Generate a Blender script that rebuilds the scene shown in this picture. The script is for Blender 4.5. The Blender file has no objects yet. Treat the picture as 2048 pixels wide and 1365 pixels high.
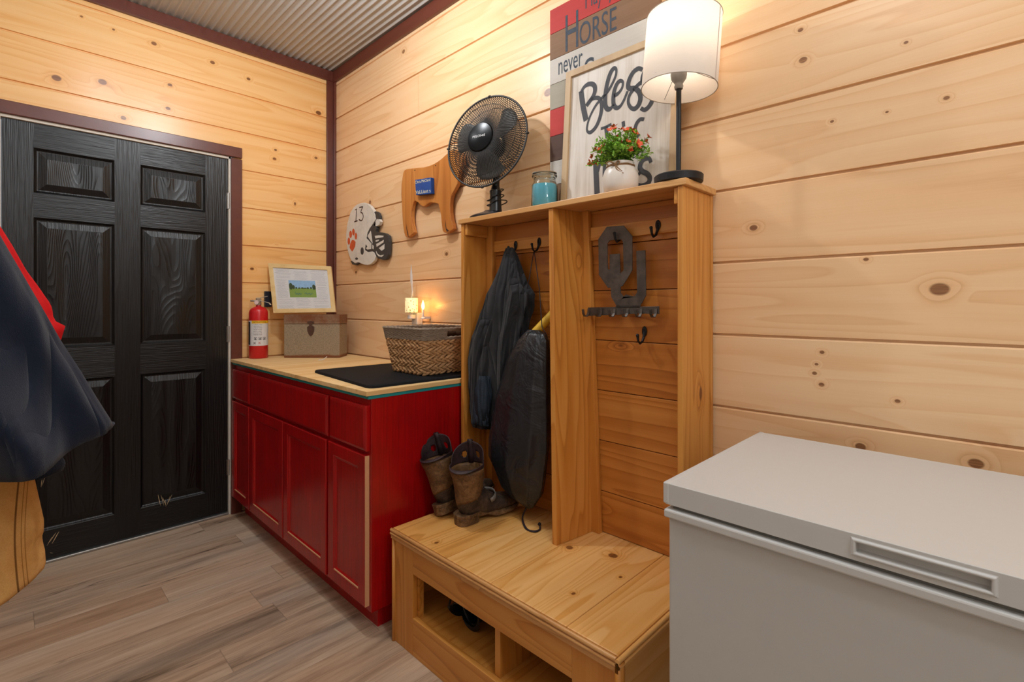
import bpy, bmesh, math, random
from mathutils import Vector, Matrix, noise as mnoise
random.seed(7)
PI = math.pi
scn = bpy.context.scene
col = scn.collection

# ------------------------------------------------------------ camera
FPX, U0, V0 = 1000.0, 1024.0, 610.0
_n = math.hypot(1016, 1000)
AX = (1016/_n, -1000/_n)          # world +X seen in camera (right, forward)
AY = (1000/_n, 1016/_n)           # world +Y
CAM = Vector((3.156, -1.530, 1.197))
cd = bpy.data.cameras.new('camera'); cam = bpy.data.objects.new('camera', cd); col.objects.link(cam)
cam.location = CAM
cam.rotation_euler = (PI/2, 0, math.atan2(-AX[1], AY[1]))
cd.sensor_width = 36.0; cd.lens = FPX/2048*36.0; cd.shift_y = -72.5/2048; cd.clip_start = 0.02
scn.camera = cam
scn.view_settings.view_transform = 'Standard'; scn.view_settings.look = 'None'
scn.view_settings.gamma = 1.0; scn.view_settings.exposure = 0.04; scn.view_settings.use_curve_mapping = False
w = bpy.data.worlds.new('world'); scn.world = w; w.use_nodes = True
w.node_tree.nodes['Background'].inputs[0].default_value = (0.9, 0.93, 1.0, 1)
w.node_tree.nodes['Background'].inputs[1].default_value = 0.3

def add_light(name, typ, loc, energy, color=(1, 1, 1), size=0.1, rot=None):
    l = bpy.data.lights.new(name, typ); l.energy = energy; l.color = color
    if typ == 'AREA':
        l.shape = 'DISK'; l.size = size
    else:
        l.shadow_soft_size = size
    o = bpy.data.objects.new(name, l); o.location = loc
    if rot: o.rotation_euler = rot
    col.objects.link(o); return o
add_light('ceiling_or_fill_light', 'POINT', (1.40, -.74, 2.50), 26, (0.92, 0.96, 1.0), 0.03)
add_light('ceiling_or_fill_light', 'POINT', (1.0, -1.1, 2.55), 6, (0.92, 0.96, 1.0), 0.03)
add_light('ceiling_or_fill_light', 'POINT', (2.9, -0.85, 2.55), 12, (0.90, 0.95, 1.0), 0.05)
add_light('ceiling_or_fill_light', 'POINT', (4.3, -1.2, 2.5), 33, (0.90, 0.95, 1.0), 0.12)  # added fill light behind the camera, no fixture known there

# ------------------------------------------------------------ pixel measurement -> point on a real plane
def P(u, v, x=None, y=None, z=None):
    a, c = (u-U0)/FPX, 1.0
    d = (a*AX[0]+c*AX[1], a*AY[0]+c*AY[1], (V0-v)/FPX)
    if x is not None: t = (x-CAM.x)/d[0]
    elif y is not None: t = (y-CAM.y)/d[1]
    else: t = (z-CAM.z)/d[2]
    return Vector((CAM.x+t*d[0], CAM.y+t*d[1], CAM.z+t*d[2]))
def PL(u, v, p0, n):
    a, c = (u-U0)/FPX, 1.0
    d = Vector((a*AX[0]+c*AX[1], a*AY[0]+c*AY[1], (V0-v)/FPX))
    t = (Vector(p0)-CAM).dot(n)/d.dot(n)
    return CAM+d*t

# ------------------------------------------------------------ object helpers
def lin(c):
    if isinstance(c, str):
        c = c.lstrip('#'); c = [int(c[i:i+2], 16)/255 for i in (0, 2, 4)]
    return tuple([(x/12.92 if x <= .04045 else ((x+.055)/1.055)**2.4) for x in c]+[1.0])

class MB:
    """collects shapes in world coordinates, then becomes one mesh object"""
    def __init__(s): s.v = []; s.f = []; s.m = []; s.mi = 0
    def add(s, vs, fs):
        b = len(s.v); s.v += [tuple(q) for q in vs]
        s.f += [[b+i for i in f] for f in fs]; s.m += [s.mi]*len(fs); return s
    def box(s, a, b, M=None):
        x0, y0, z0 = a; x1, y1, z1 = b
        vs = [Vector((x, y, z)) for z in (z0, z1) for y in (y0, y1) for x in (x0, x1)]
        if M: vs = [M @ q for q in vs]
        return s.add(vs, [(0, 2, 3, 1), (4, 5, 7, 6), (0, 1, 5, 4), (2, 6, 7, 3), (0, 4, 6, 2), (1, 3, 7, 5)])
    def hexa(s, lo, hi):
        return s.add(list(lo)+list(hi), [(0, 3, 2, 1), (4, 5, 6, 7), (0, 1, 5, 4), (1, 2, 6, 5), (2, 3, 7, 6), (3, 0, 4, 7)])
    def prism(s, poly, vec):
        """poly: list of 3D points (planar outline), extruded by vec; caps triangulated later"""
        n = len(poly); vec = Vector(vec)
        vs = [Vector(p) for p in poly]+[Vector(p)+vec for p in poly]
        fs = [list(range(n))[::-1], list(range(n, 2*n))]+[(i, (i+1) % n, n+(i+1) % n, n+i) for i in range(n)]
        return s.add(vs, fs)
    def ring(s, rings, closed=True, cap0=True, cap1=True):
        n = len(rings[0]); vs = [p for r in rings for p in r]; fs = []
        for k in range(len(rings)-1):
            for i in range(n if closed else n-1):
                j = (i+1) % n
                fs.append((k*n+i, k*n+j, (k+1)*n+j, (k+1)*n+i))
        if closed and cap0: fs.append(list(range(n))[::-1])
        if closed and cap1: fs.append([(len(rings)-1)*n+i for i in range(n)])
        return s.add(vs, fs)
    def lathe(s, c, prof, n=32, M=None, cap0=True, cap1=True):
        """prof: (r, z) list; axis z through c; M optional 4x4 applied about c"""
        c = Vector(c); rings = []
        for r, z in prof:
            rg = []
            for i in range(n):
                q = Vector((r*math.cos(2*PI*i/n), r*math.sin(2*PI*i/n), z))
                if M: q = M @ q
                rg.append(c+q)
            rings.append(rg)
        return s.ring(rings, True, cap0, cap1)
    def tube(s, pts, r, n=8, caps=True, closed=False):
        pts = [Vector(p) for p in pts]; m = len(pts); rings = []
        up = None
        for k in range(m):
            if closed: t = pts[(k+1) % m]-pts[(k-1) % m]
            else: t = pts[min(k+1, m-1)]-pts[max(k-1, 0)]
            if t.length < 1e-9: t = Vector((0, 0, 1))
            t.normalize()
            if up is None:
                up = Vector((0, 0, 1)) if abs(t.z) < .9 else Vector((1, 0, 0))
            a = up-t*up.dot(t)
            if a.length < 1e-6: a = t.orthogonal()
            a.normalize(); b = t.cross(a); up = a
            rr = r[k] if isinstance(r, (list, tuple)) else r
            rings.append([pts[k]+(a*math.cos(2*PI*i/n)+b*math.sin(2*PI*i/n))*rr for i in range(n)])
        if closed: rings.append(rings[0]); caps = False
        return s.ring(rings, True, caps, caps)
    def sphere(s, c, r, n=16, m=10, sc=(1, 1, 1), M=None):
        prof = [(max(1e-4, math.sin(PI*k/m)), -math.cos(PI*k/m)) for k in range(m+1)]
        c = Vector(c); rings = []
        for a, z in prof:
            rg = []
            for i in range(n):
                q = Vector((a*math.cos(2*PI*i/n)*sc[0], a*math.sin(2*PI*i/n)*sc[1], z*sc[2]))*r
                if M: q = M @ q
                rg.append(c+q)
            rings.append(rg)
        return s.ring(rings)
    def build(s, name, mats, parent=None, smooth=False, bevel=0, subsurf=0, solid=0, auto=None, seg=2):
        org = parent_origin(parent) if parent is not None else Vector((0, 0, 0))
        me = bpy.data.meshes.new(name)
        me.from_pydata([tuple(Vector(q)-org) for q in s.v], [], s.f)
        if not isinstance(mats, (list, tuple)): mats = [mats]
        for m in mats: me.materials.append(m)
        for i, p in enumerate(me.polygons):
            p.material_index = s.m[i]; p.use_smooth = smooth
        bm = bmesh.new(); bm.from_mesh(me)
        bmesh.ops.remove_doubles(bm, verts=bm.verts, dist=1e-6)
        bmesh.ops.recalc_face_normals(bm, faces=bm.faces)
        bm.to_mesh(me); bm.free()
        o = bpy.data.objects.new(name, me); col.objects.link(o)
        if parent is not None:
            o.parent = parent
        if solid:
            md = o.modifiers.new('s', 'SOLIDIFY'); md.thickness = solid; md.offset = 0
        if bevel:
            md = o.modifiers.new('b', 'BEVEL'); md.width = bevel; md.segments = seg; md.limit_method = 'ANGLE'; md.angle_limit = .6
            md.harden_normals = False
        if subsurf:
            md = o.modifiers.new('u', 'SUBSURF'); md.levels = subsurf; md.render_levels = subsurf
        if auto is not None:
            me.set_sharp_from_angle(angle=auto)
        return o
_org = {}
def parent_origin(p):
    return _org[p.name]
def thing(name, loc, label, cat, group=None):
    o = bpy.data.objects.new(name, None); o.empty_display_size = .05; col.objects.link(o)
    o.location = loc; _org[o.name] = Vector(loc)
    o['label'] = label; o['category'] = cat
    if group: o['group'] = group
    return o
def sub(o, parent):
    """origin of a part used as a parent of sub-parts (parts sit at their thing's origin)"""
    _org[o.name] = parent_origin(parent); return o
def tag(o, label, cat, group=None):
    o['label'] = label; o['category'] = cat
    if group: o['group'] = group
    return o
def struct(o):
    o['kind'] = 'structure'; return o

# ------------------------------------------------------------ material helpers
class NT:
    def __init__(s, name):
        s.m = bpy.data.materials.new(name); s.m.use_nodes = True
        s.t = s.m.node_tree; s.b = s.t.nodes['Principled BSDF']; s.out = s.t.nodes['Material Output']
    def n(s, typ, **k):
        q = s.t.nodes.new(typ)
        for a, b in k.items(): setattr(q, a, b)
        return q
    def set(s, sock, val):
        if isinstance(val, bpy.types.NodeSocket): s.t.links.new(val, sock)
        elif val is not None:
            sock.default_value = val
    def math(s, op, a, b=None, c=None, clamp=False):
        q = s.n('ShaderNodeMath', operation=op, use_clamp=clamp)
        s.set(q.inputs[0], a)
        if b is not None: s.set(q.inputs[1], b)
        if c is not None: s.set(q.inputs[2], c)
        return q.outputs[0]
    def vec(s, x, y, z):
        q = s.n('ShaderNodeCombineXYZ'); s.set(q.inputs[0], x); s.set(q.inputs[1], y); s.set(q.inputs[2], z)
        return q.outputs[0]
    def noise(s, v, scale=1, detail=2, rough=.5, dist=0):
        q = s.n('ShaderNodeTexNoise'); s.set(q.inputs['Vector'], v); q.inputs['Scale'].default_value = scale
        q.inputs['Detail'].default_value = detail; q.inputs['Roughness'].default_value = rough
        q.inputs['Distortion'].default_value = dist; return q.outputs[0]
    def mix(s, f, a, b, blend='MIX'):
        q = s.n('ShaderNodeMix', data_type='RGBA', blend_type=blend)
        s.set(q.inputs[0], f); s.set(q.inputs[6], a); s.set(q.inputs[7], b); return q.outputs[2]
    def ramp(s, f, stops):
        q = s.n('ShaderNodeValToRGB'); s.set(q.inputs[0], f)
        e = q.color_ramp.elements
        while len(e) < len(stops): e.new(.5)
        for i, (p, c) in enumerate(stops): e[i].position = p; e[i].color = c
        return q.outputs[0]
    def mr(s, v, a, b, c=0, d=1, smooth=False):
        q = s.n('ShaderNodeMapRange'); q.clamp = True
        if smooth: q.interpolation_type = 'SMOOTHSTEP'
        s.set(q.inputs[0], v)
        for i, z in zip((1, 2, 3, 4), (a, b, c, d)): s.set(q.inputs[i], z)
        return q.outputs[0]
    def obj(s):
        q = s.n('ShaderNodeTexCoord'); x = s.n('ShaderNodeSeparateXYZ'); s.t.links.new(q.outputs['Object'], x.inputs[0])
        return q.outputs['Object'], x.outputs[0], x.outputs[1], x.outputs[2]
    def bump(s, h, strength=.2, dist=.002):
        q = s.n('ShaderNodeBump'); q.inputs['Strength'].default_value = strength; q.inputs['Distance'].default_value = dist
        s.set(q.inputs['Height'], h); s.t.links.new(q.outputs[0], s.b.inputs['Normal']); return q
    def done(s, color=None, rough=None, metal=None, spec=None, coat=None):
        if color is not None: s.set(s.b.inputs['Base Color'], color)
        if rough is not None: s.set(s.b.inputs['Roughness'], rough)
        if metal is not None: s.set(s.b.inputs['Metallic'], metal)
        if spec is not None: s.b.inputs['Specular IOR Level'].default_value = spec
        if coat is not None: s.b.inputs['Coat Weight'].default_value = coat; s.b.inputs['Coat Roughness'].default_value = .12
        return s.m

def wood(name, light, mid, dark, axis='x', face='z', idscale=0, idoff=0, rings=8, ringamt=.5, rough=.42, knots=(),
         vk=1.0, kcol='#5a3418', streak=.35, coat=None, spec=None, idvar=.12, fs=1.0):
    """axis: grain direction; face: in-face cross direction; plank id = floor((face-idoff)/idscale)"""
    t = NT(name); ov, X, Y, Z = t.obj(); d = {'x': X, 'y': Y, 'z': Z}
    u = d[axis]; v = d[face]; o = [d[k] for k in 'xyz' if k not in (axis, face)][0]
    if idscale: pid = t.math('FLOOR', t.math('DIVIDE', t.math('SUBTRACT', v, idoff), idscale))
    else:
        oi = t.n('ShaderNodeObjectInfo'); pid = t.math('MULTIPLY', oi.outputs['Random'], 37.0)
    wn = t.n('ShaderNodeTexWhiteNoise', noise_dimensions='1D'); t.set(wn.inputs['W'], pid); rid = wn.outputs[0]
    ub = t.math('MULTIPLY_ADD', rid, 13.0, u)
    big = t.noise(t.vec(t.math('MULTIPLY', ub, .42*fs), t.math('MULTIPLY', v, 6.0*fs), t.math('MULTIPLY_ADD', o, 5.0*fs, t.math('MULTIPLY', pid, 3.7))), 1, 2, .45)
    phase = t.math('MULTIPLY', big, rings)
    kmask = None; halo = None
    for kn in knots:
        ku, kv, kr = kn[:3]; st = kn[3] if len(kn) > 3 else 1.3
        du = t.math('DIVIDE', t.math('SUBTRACT', u, ku), kr*st); dv = t.math('DIVIDE', t.math('SUBTRACT', v, kv), kr)
        dd = t.math('SQRT', t.math('ADD', t.math('MULTIPLY', du, du), t.math('MULTIPLY', dv, dv)))
        mk = t.mr(dd, .75, 1.0, 1, 0)
        hl = t.mr(dd, .6, 3.2, 1, 0, True)
        kmask = mk if kmask is None else t.math('MAXIMUM', kmask, mk)
        halo = hl if halo is None else t.math('MAXIMUM', halo, hl)
    if vk:
        # scattered small knots
        vn = t.n('ShaderNodeTexVoronoi', feature='F1'); vn.inputs['Scale'].default_value = 1
        t.set(vn.inputs['Vector'], t.vec(t.math('MULTIPLY', ub, 3.2), t.math('MULTIPLY_ADD', v, 7.0, t.math('MULTIPLY', pid, 5.3)), t.math('MULTIPLY', o, .001)))
        sp = t.n('ShaderNodeSeparateColor'); t.t.links.new(vn.outputs['Color'], sp.inputs[0])
        on = t.math('GREATER_THAN', sp.outputs[0], 1-.45*vk)
        rad = t.math('MULTIPLY_ADD', sp.outputs[1], .05, .018)
        ddv = t.math('DIVIDE', vn.outputs['Distance'], rad)
        mk = t.math('MULTIPLY', t.mr(ddv, .7, 1.2, 1, 0), on); hl = t.math('MULTIPLY', t.mr(ddv, .8, 4.5, 1, 0, True), on)
        kmask = mk if kmask is None else t.math('MAXIMUM', kmask, mk)
        halo = hl if halo is None else t.math('MAXIMUM', halo, hl)
    if halo is not None: phase = t.math('MULTIPLY_ADD', halo, 1.5, phase)
    fr = t.math('FRACT', phase)
    ring = t.math('POWER', fr, 2.2)                      # slow light to sharp dark late wood
    ring = t.math('MULTIPLY', ring, t.mr(fr, .93, 1.0, 1, 0))
    fine = t.noise(t.vec(t.math('MULTIPLY', ub, 6.0), t.math('MULTIPLY', v, 230.0), t.math('MULTIPLY', o, 230.0)), 1, 2, .6)
    wide = t.noise(t.vec(t.math('MULTIPLY', ub, 1.2), t.math('MULTIPLY', v, 22.0), t.math('MULTIPLY_ADD', o, 22.0, pid)), 1, 3, .55)
    f = t.math('MULTIPLY', ring, ringamt)
    f = t.math('MULTIPLY_ADD', t.math('SUBTRACT', wide, .5), streak*1.6, f)
    f = t.math('MULTIPLY_ADD', t.math('SUBTRACT', fine, .5), .22, f)
    f = t.math('MULTIPLY_ADD', t.math('SUBTRACT', rid, .5), idvar*2, f)
    if halo is not None: f = t.math('MULTIPLY_ADD', halo, .22, f)
    f = t.math('ADD', f, .22, clamp=True)
    c = t.ramp(f, [(0, lin(light)), (.5, lin(mid)), (1, lin(dark))])
    if kmask is not None:
        kc = t.mix(t.mr(fine, .45, 1.0), lin(kcol), lin(dark))
        c = t.mix(t.math('MULTIPLY', kmask, .92), c, kc)
    t.bump(t.math('ADD', fine, t.math('MULTIPLY', ring, .5)), .12, .0006)
    return t.done(c, rough, 0, spec, coat)

def plain(name, c, rough=.5, metal=0, bump=None, spec=None, coat=None, var=.06, vs=40):
    t = NT(name); ov, X, Y, Z = t.obj(); cc = lin(c)
    n = t.noise(ov, vs, 3, .6)
    a = tuple([x*(1-var*2) for x in cc[:3]]+[1]); b = tuple([min(1, x*(1+var*2)) for x in cc[:3]]+[1])
    cm = t.mix(n, a, b)
    if bump: t.bump(t.noise(ov, bump[0], 3, .6), bump[1], bump[2] if len(bump) > 2 else .001)
    return t.done(cm, rough, metal, spec, coat)

def fabric(name, c, c2=None, sc=900, rough=.95, bump=.35, sheen=0, folds=0):
    t = NT(name); ov, X, Y, Z = t.obj()
    a = t.noise(ov, sc, 2, .7); b = t.noise(ov, 18, 4, .6)
    f = t.math('ADD', t.math('MULTIPLY', a, .5), t.math('MULTIPLY', b, .5))
    cc = t.mix(t.mr(f, .3, .7), lin(c), lin(c2 or c))
    if folds:
        g = t.noise(t.vec(t.math('MULTIPLY', X, folds), t.math('MULTIPLY', Y, folds), t.math('MULTIPLY', Z, folds*.14)), 1, 2, .5, .8)
        q = t.bump(t.math('MULTIPLY_ADD', a, .03, t.math('POWER', t.math('ABSOLUTE', t.math('MULTIPLY_ADD', g, 2.0, -1.0)), .8)), 1.0, .045)
    else: t.bump(a, bump, .001)
    t.b.inputs['Sheen Weight'].default_value = sheen
    return t.done(cc, rough, 0, .2)

M = {}
SEAM0, SEAMD = .0165, .2185       # wall boards: seam heights SEAM0 + k*SEAMD
kA = [(P(q[0], q[1], x=0).y, P(q[0], q[1], x=0).z)+tuple([q[2]*.75]+list(q[3:])) for q in [
    (113, 156, .02), (205, 164, .02), (308, 87, .014), (425, 125, .014), (340, 170, .012), (336, 217, .013), (497, 158, .012), (637, 226, .02),
    (247, 236, .014), (549, 318, .012), (551, 300, .010), (632, 316, .012), (163, 33, .007), (227, 59, .007), (590, 408, .016, .6), (504, 538, .012)]]
kB = [(P(u, v, y=0).x, P(u, v, y=0).z, r) for u, v, r in [
    (1879, 579, .016), (1606, 120, .009), (1601, 60, .006), (1812, 85, .004), (1507, 456, .0095), (1893, 196, .005), (1664, 243, .004), (1732, 519, .005),
    (1644, 705, .005), (1633, 729, .004), (1629, 747, .005), (1643, 770, .006), (1795, 803, .005), (1721, 894, .010), (1952, 928, .012), (1774, 224, .003),
    (1096, 185, .018), (807, 103, .012), (712, 545, .010), (740, 405, .012), (893, 508, .010)]]
M['pineA'] = wood('pine_boards_back', '#f8cc8e', '#efb56f', '#d28d48', 'y', 'z', SEAMD, SEAM0, 12, .34, .30, kA, .25, '#6b3a1a', .32)
M['pineB'] = wood('pine_boards_right', '#f4cfa3', '#eabb8a', '#cc9461', 'x', 'z', SEAMD, SEAM0, 14, .36, .36, kB, .25, '#7a4a2a', .25)
M['pineC'] = wood('pale_bounce_boards', '#dcdad6', '#d2d0cb', '#b9b5ae', 'x', 'z', SEAMD, SEAM0, 10, .25, .4, (), .3, '#7a4a2a', .25)  # unseen walls: pale colour made up to cut the orange bounce light
M['bronze'] = wood('dark_red_brown_trim', '#6e3a2c', '#5d2f24', '#40201a', 'x', 'z', 0, 0, 4, .15, .3, (), .6, '#3a1a12', .4)
HT = ('#dc9c4e', '#c98234', '#9a5a20')
M['oak_z'] = wood('hall_tree_pine_upright', *HT, 'z', 'y', 0, 0, 15, .5, .36, (), .35, '#6b3414', .4)
M['oak_x'] = wood('hall_tree_pine_lengthwise', *HT, 'x', 'z', 0, 0, 15, .5, .36, (), .35, '#6b3414', .4)
M['oak_top'] = wood('hall_tree_top_pine', '#deaa6c', '#cc9356', '#a06a34', 'x', 'z', 0, 0, 15, .5, .4, (), .35, '#6b3c1c', .4)
M['oak_back'] = wood('hall_tree_back_pine', '#cf8a40', '#b8702a', '#8a4b1a', 'x', 'z', 0, 0, 16, .5, .36, (), .35, '#5e2c10', .4)
kS = [(P(q[0], q[1], z=.4).y+.3, P(q[0], q[1], z=.4).x-2.05)+tuple(q[2:]) for q in [(1139, 1096, .013, 1.0), (1226, 1112, .017, .9), (1147, 1188, .006), (1241, 1155, .005), (873, 1086, .007), (936, 1052, .007)]]
M['oak_seat'] = wood('hall_tree_seat_pine', '#f2c07c', '#e0a254', '#b4722f', 'y', 'x', 0, 0, 18, .42, .36, kS, .2, '#6b3c1c', .5)
M['oak_y'] = wood('hall_tree_pine_crosswise', *HT, 'y', 'x', 0, 0, 15, .5, .36, (), .35, '#6b3414', .4)

# vinyl floor: planks run along y
def floor_mat():
    t = NT('grey_oak_vinyl_floor'); ov, X, Y, Z = t.obj()
    W, L = .152, 1.05
    row = t.math('FLOOR', t.math('DIVIDE', X, W))
    wn = t.n('ShaderNodeTexWhiteNoise', noise_dimensions='1D'); t.set(wn.inputs['W'], row)
    ys = t.math('MULTIPLY_ADD', wn.outputs[0], L*3, Y)
    cell = t.math('FLOOR', t.math('DIVIDE', ys, L))
    wn2 = t.n('ShaderNodeTexWhiteNoise', noise_dimensions='2D'); t.set(wn2.inputs['Vector'], t.vec(row, cell, 0)); r = wn2.outputs[0]
    off = t.math('MULTIPLY', r, 23.0)
    a = t.noise(t.vec(t.math('ADD', t.math('MULTIPLY', X, 16.0), off), t.math('MULTIPLY', ys, 1.5), off), 1, 4, .62, .6)
    b = t.noise(t.vec(t.math('MULTIPLY', X, 55.0), t.math('ADD', t.math('MULTIPLY', ys, 4.0), off), 0), 1, 3, .7, .4)
    fi = t.noise(t.vec(t.math('MULTIPLY', X, 420.0), t.math('MULTIPLY', ys, 14.0), 0), 1, 2, .7)
    tint = t.noise(t.vec(t.math('MULTIPLY', X, 5.0), t.math('ADD', t.math('MULTIPLY', ys, .8), off), 3), 1, 1, .5)
    f = t.math('ADD', t.math('MULTIPLY', a, .55), t.math('MULTIPLY', b, .3))
    f = t.math('MULTIPLY_ADD', fi, .15, f)
    f = t.math('MULTIPLY_ADD', t.math('SUBTRACT', r, .5), .16, f)
    c = t.ramp(f, [(.30, lin('#77634f')), (.41, lin('#a58c75')), (.52, lin('#c4aa90')), (.68, lin('#dbc5ab'))])
    c = t.mix(t.math('MULTIPLY', t.mr(tint, .52, .7), .35), c, lin('#c99d78'))
    c = t.mix(t.math('MULTIPLY', t.mr(tint, .47, .3), .4), c, lin('#a59e96'))
    # dark cracks along the grain
    cr = t.noise(t.vec(t.math('ADD', t.math('MULTIPLY', X, 9.0), off), t.math('MULTIPLY', ys, .9), off), 1, 3, .55, .5)
    line = t.mr(t.math('ABSOLUTE', t.math('SUBTRACT', cr, .5)), 0, .010, 1, 0)
    gate = t.mr(t.noise(t.vec(t.math('MULTIPLY', X, 7.0), t.math('MULTIPLY', ys, 2.2), 9), 1, 1, .5), .52, .66)
    c = t.mix(t.math('MULTIPLY', t.math('MULTIPLY', line, gate), .75), c, lin('#40322b'))
    vn = t.n('ShaderNodeTexVoronoi'); vn.inputs['Scale'].default_value = 1
    t.set(vn.inputs['Vector'], t.vec(t.math('MULTIPLY', X, 5.0), t.math('MULTIPLY', ys, 2.0), 0))
    c = t.mix(t.math('MULTIPLY', t.mr(vn.outputs['Distance'], .02, .07, 1, 0), .7), c, lin('#3c2f2a'))
    fx = t.math('FRACT', t.math('DIVIDE', X, W)); fy = t.math('FRACT', t.math('DIVIDE', ys, L))
    e = t.math('MAXIMUM', t.mr(t.math('ABSOLUTE', t.math('SUBTRACT', fx, .5)), .490, .5), t.mr(t.math('ABSOLUTE', t.math('SUBTRACT', fy, .5)), .498, .5))
    c = t.mix(t.math('MULTIPLY', e, .45), c, lin('#4e4036'))
    t.bump(t.math('SUBTRACT', fi, e), .15, .0008)
    return t.done(c, .42, 0, .4)
M['floor'] = floor_mat()
M['ceil'] = plain('galvanised_corrugated_ceiling', '#b7b3ae', .5, .15, var=.04, vs=8)
def black_door(name, axis, contour=False):
    t = NT(name); ov, X, Y, Z = t.obj(); a, b = (Z, Y) if axis == 'z' else (Y, Z)
    g = t.noise(t.vec(t.math('MULTIPLY', b, 170.0), t.math('MULTIPLY', a, 5.0), 0), 1, 2, .6, .3)
    if contour:
        big = t.noise(t.vec(t.math('MULTIPLY', b, 8.0), t.math('MULTIPLY', a, 1.3), 2.2), 1, 1, .4)
        g = t.math('ADD', t.math('POWER', t.math('FRACT', t.math('MULTIPLY', big, 34.0)), 3.0), t.math('MULTIPLY', g, .35))
    t.bump(g, .6, .003)
    return t.done(lin('#0a0b0c'), .34, 0, .45)
M['door_v'] = black_door('black_door_vertical_grain', 'z'); M['door_h'] = black_door('black_door_horizontal_grain', 'y')
M['door_c'] = black_door('black_door_panel_grain', 'z', True)
M['jamb'] = plain('off_white_jamb', '#d8cfc0', .5); M['alum'] = plain('aluminium', '#a6a49f', .35, .9)
M['steel'] = plain('brushed_steel', '#b9b6b0', .3, 1)
def red_mat(name, cracks=0):
    t = NT(name); ov, X, Y, Z = t.obj()
    g = t.noise(t.vec(t.math('MULTIPLY', X, 130.0), t.math('MULTIPLY', Y, 130.0), t.math('MULTIPLY', Z, 5.0)), 1, 3, .6)
    big = t.noise(ov, 6, 3, .6)
    c = t.mix(t.mr(t.math('ADD', t.math('MULTIPLY', g, .6), t.math('MULTIPLY', big, .4)), .3, .7), lin('#8c090c'), lin('#bd0d10'))
    t.bump(g, .1, .0006)
    return t.done(c, .27, 0, .5)
M['red'] = red_mat('red_painted_wood')
M['raw'] = plain('worn_bare_wood_edge', '#d9a276', .6)
M['white'] = plain('white_enamel', '#c4c3c0', .33, 0, (900, .03), .5, var=.01)
M['lidw'] = plain('white_lid_plastic', '#cbcac7', .38, 0, None, .5, var=.01)
M['black'] = plain('black_plastic', '#0f1012', .3)
M['matte'] = plain('black_metal', '#15161a', .5, .2)

# ============================================================ the room
XR, YL, ZC = 4.9, -1.86, 2.735
# --- floor
mb = MB(); mb.box((-.1, YL-.1, -.08), (XR+.1, .1, 0)); struct(mb.build('floor', M['floor']))
# --- ceiling: corrugated sheet, ridges run along x
mb = MB(); pts = []; y = YL-.05
while y < .06:
    pts.append((y, ZC-.010*abs(math.cos(PI*y/.036))**6)); y += .003
vs = []
for (yy, zz) in pts: vs += [(-.05, yy, zz), (XR+.05, yy, zz)]
fs = [(2*i, 2*i+1, 2*i+3, 2*i+2) for i in range(len(pts)-1)]
mb.add(vs, fs); mb.box((-.05, YL-.05, ZC+.012), (XR+.05, .06, ZC+.06))
struct(mb.build('ceiling', M['ceil'], smooth=True, auto=1.2))

def boards(mb, p0, p1, nrm, z0=0, z1=2.735, joints=()):
    """shiplap boards between two floor points, face on the line p0-p1, nrm pointing into the room"""
    p0 = Vector(p0); p1 = Vector(p1); n = Vector(nrm)
    k = math.floor((z0-SEAM0)/SEAMD)
    while SEAM0+k*SEAMD < z1:
        a = max(z0, SEAM0+k*SEAMD); b = min(z1, SEAM0+(k+1)*SEAMD)
        if b-a > .01:
            prof = [(-.04, a), (-.009, a), (-.009, a+.0005), (0, a+.002), (0, b-.009), (-.0035, b-.0055), (-.009, b-.0045), (-.009, b), (-.04, b)]
            mb.prism([p0+n*q+Vector((0, 0, z)) for q, z in prof], p1-p0)
        k += 1
DY0, DY1, DZ = -1.542, -.630, 2.035           # door opening
mb = MB()
boards(mb, (0, DY1+.03, 0), (0, .03, 0), (1, 0, 0))
boards(mb, (0, YL-.05, 0), (0, DY0-.03, 0), (1, 0, 0))
boards(mb, (0, DY0-.03, 0), (0, DY1+.03, 0), (1, 0, 0), DZ+.03)
mb.box((-.06, YL-.05, 0), (-.03, DY0-.03, ZC)); mb.box((-.06, DY1+.03, 0), (-.03, .05, ZC)); mb.box((-.06, DY0-.03, DZ+.03), (-.03, DY1+.03, ZC))
struct(mb.build('wall_back', M['pineA']))
mb = MB()
xj = .960
def boardsB(mb, x0, x1, z0, z1): boards(mb, (x0, 0, 0), (x1, 0, 0), (0, -1, 0), z0, z1)
kj = round((2.2-SEAM0)/SEAMD)
za, zb = SEAM0+kj*SEAMD, SEAM0+(kj+1)*SEAMD
boardsB(mb, -.03, XR, 0, za); boardsB(mb, -.03, xj-.001, za, zb); boardsB(mb, xj+.001, XR, za, zb); boardsB(mb, -.03, XR, zb, ZC)
mb.box((-.05, .03, 0), (XR, .06, ZC))
struct(mb.build('wall_right', M['pineB']))
mb = MB(); boards(mb, (-.03, YL, 0), (XR, YL, 0), (0, 1, 0)); mb.box((-.05, YL-.06, 0), (XR, YL-.03, ZC)); struct(mb.build('wall_left', M['pineC']))
mb = MB(); boards(mb, (XR, YL, 0), (XR, 0, 0), (-1, 0, 0)); mb.box((XR+.03, YL, 0), (XR+.06, 0, ZC)); struct(mb.build('wall_front', M['pineC']))
# --- trims
mb = MB(); mb.box((0, YL, 2.662), (.019, 0, ZC-.008)); struct(mb.build('trim_1', M['bronze'], bevel=.002))
mb = MB(); mb.box((.019, -.019, 2.655), (XR, 0, ZC-.008)); struct(mb.build('trim_2', M['bronze'], bevel=.002))
mb = MB(); mb.box((0, -.054, 0), (.014, 0, 2.662)); mb.box((.014, -.014, 0), (.034, 0, 2.655)); struct(mb.build('trim_3', M['bronze'], bevel=.0015))
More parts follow.
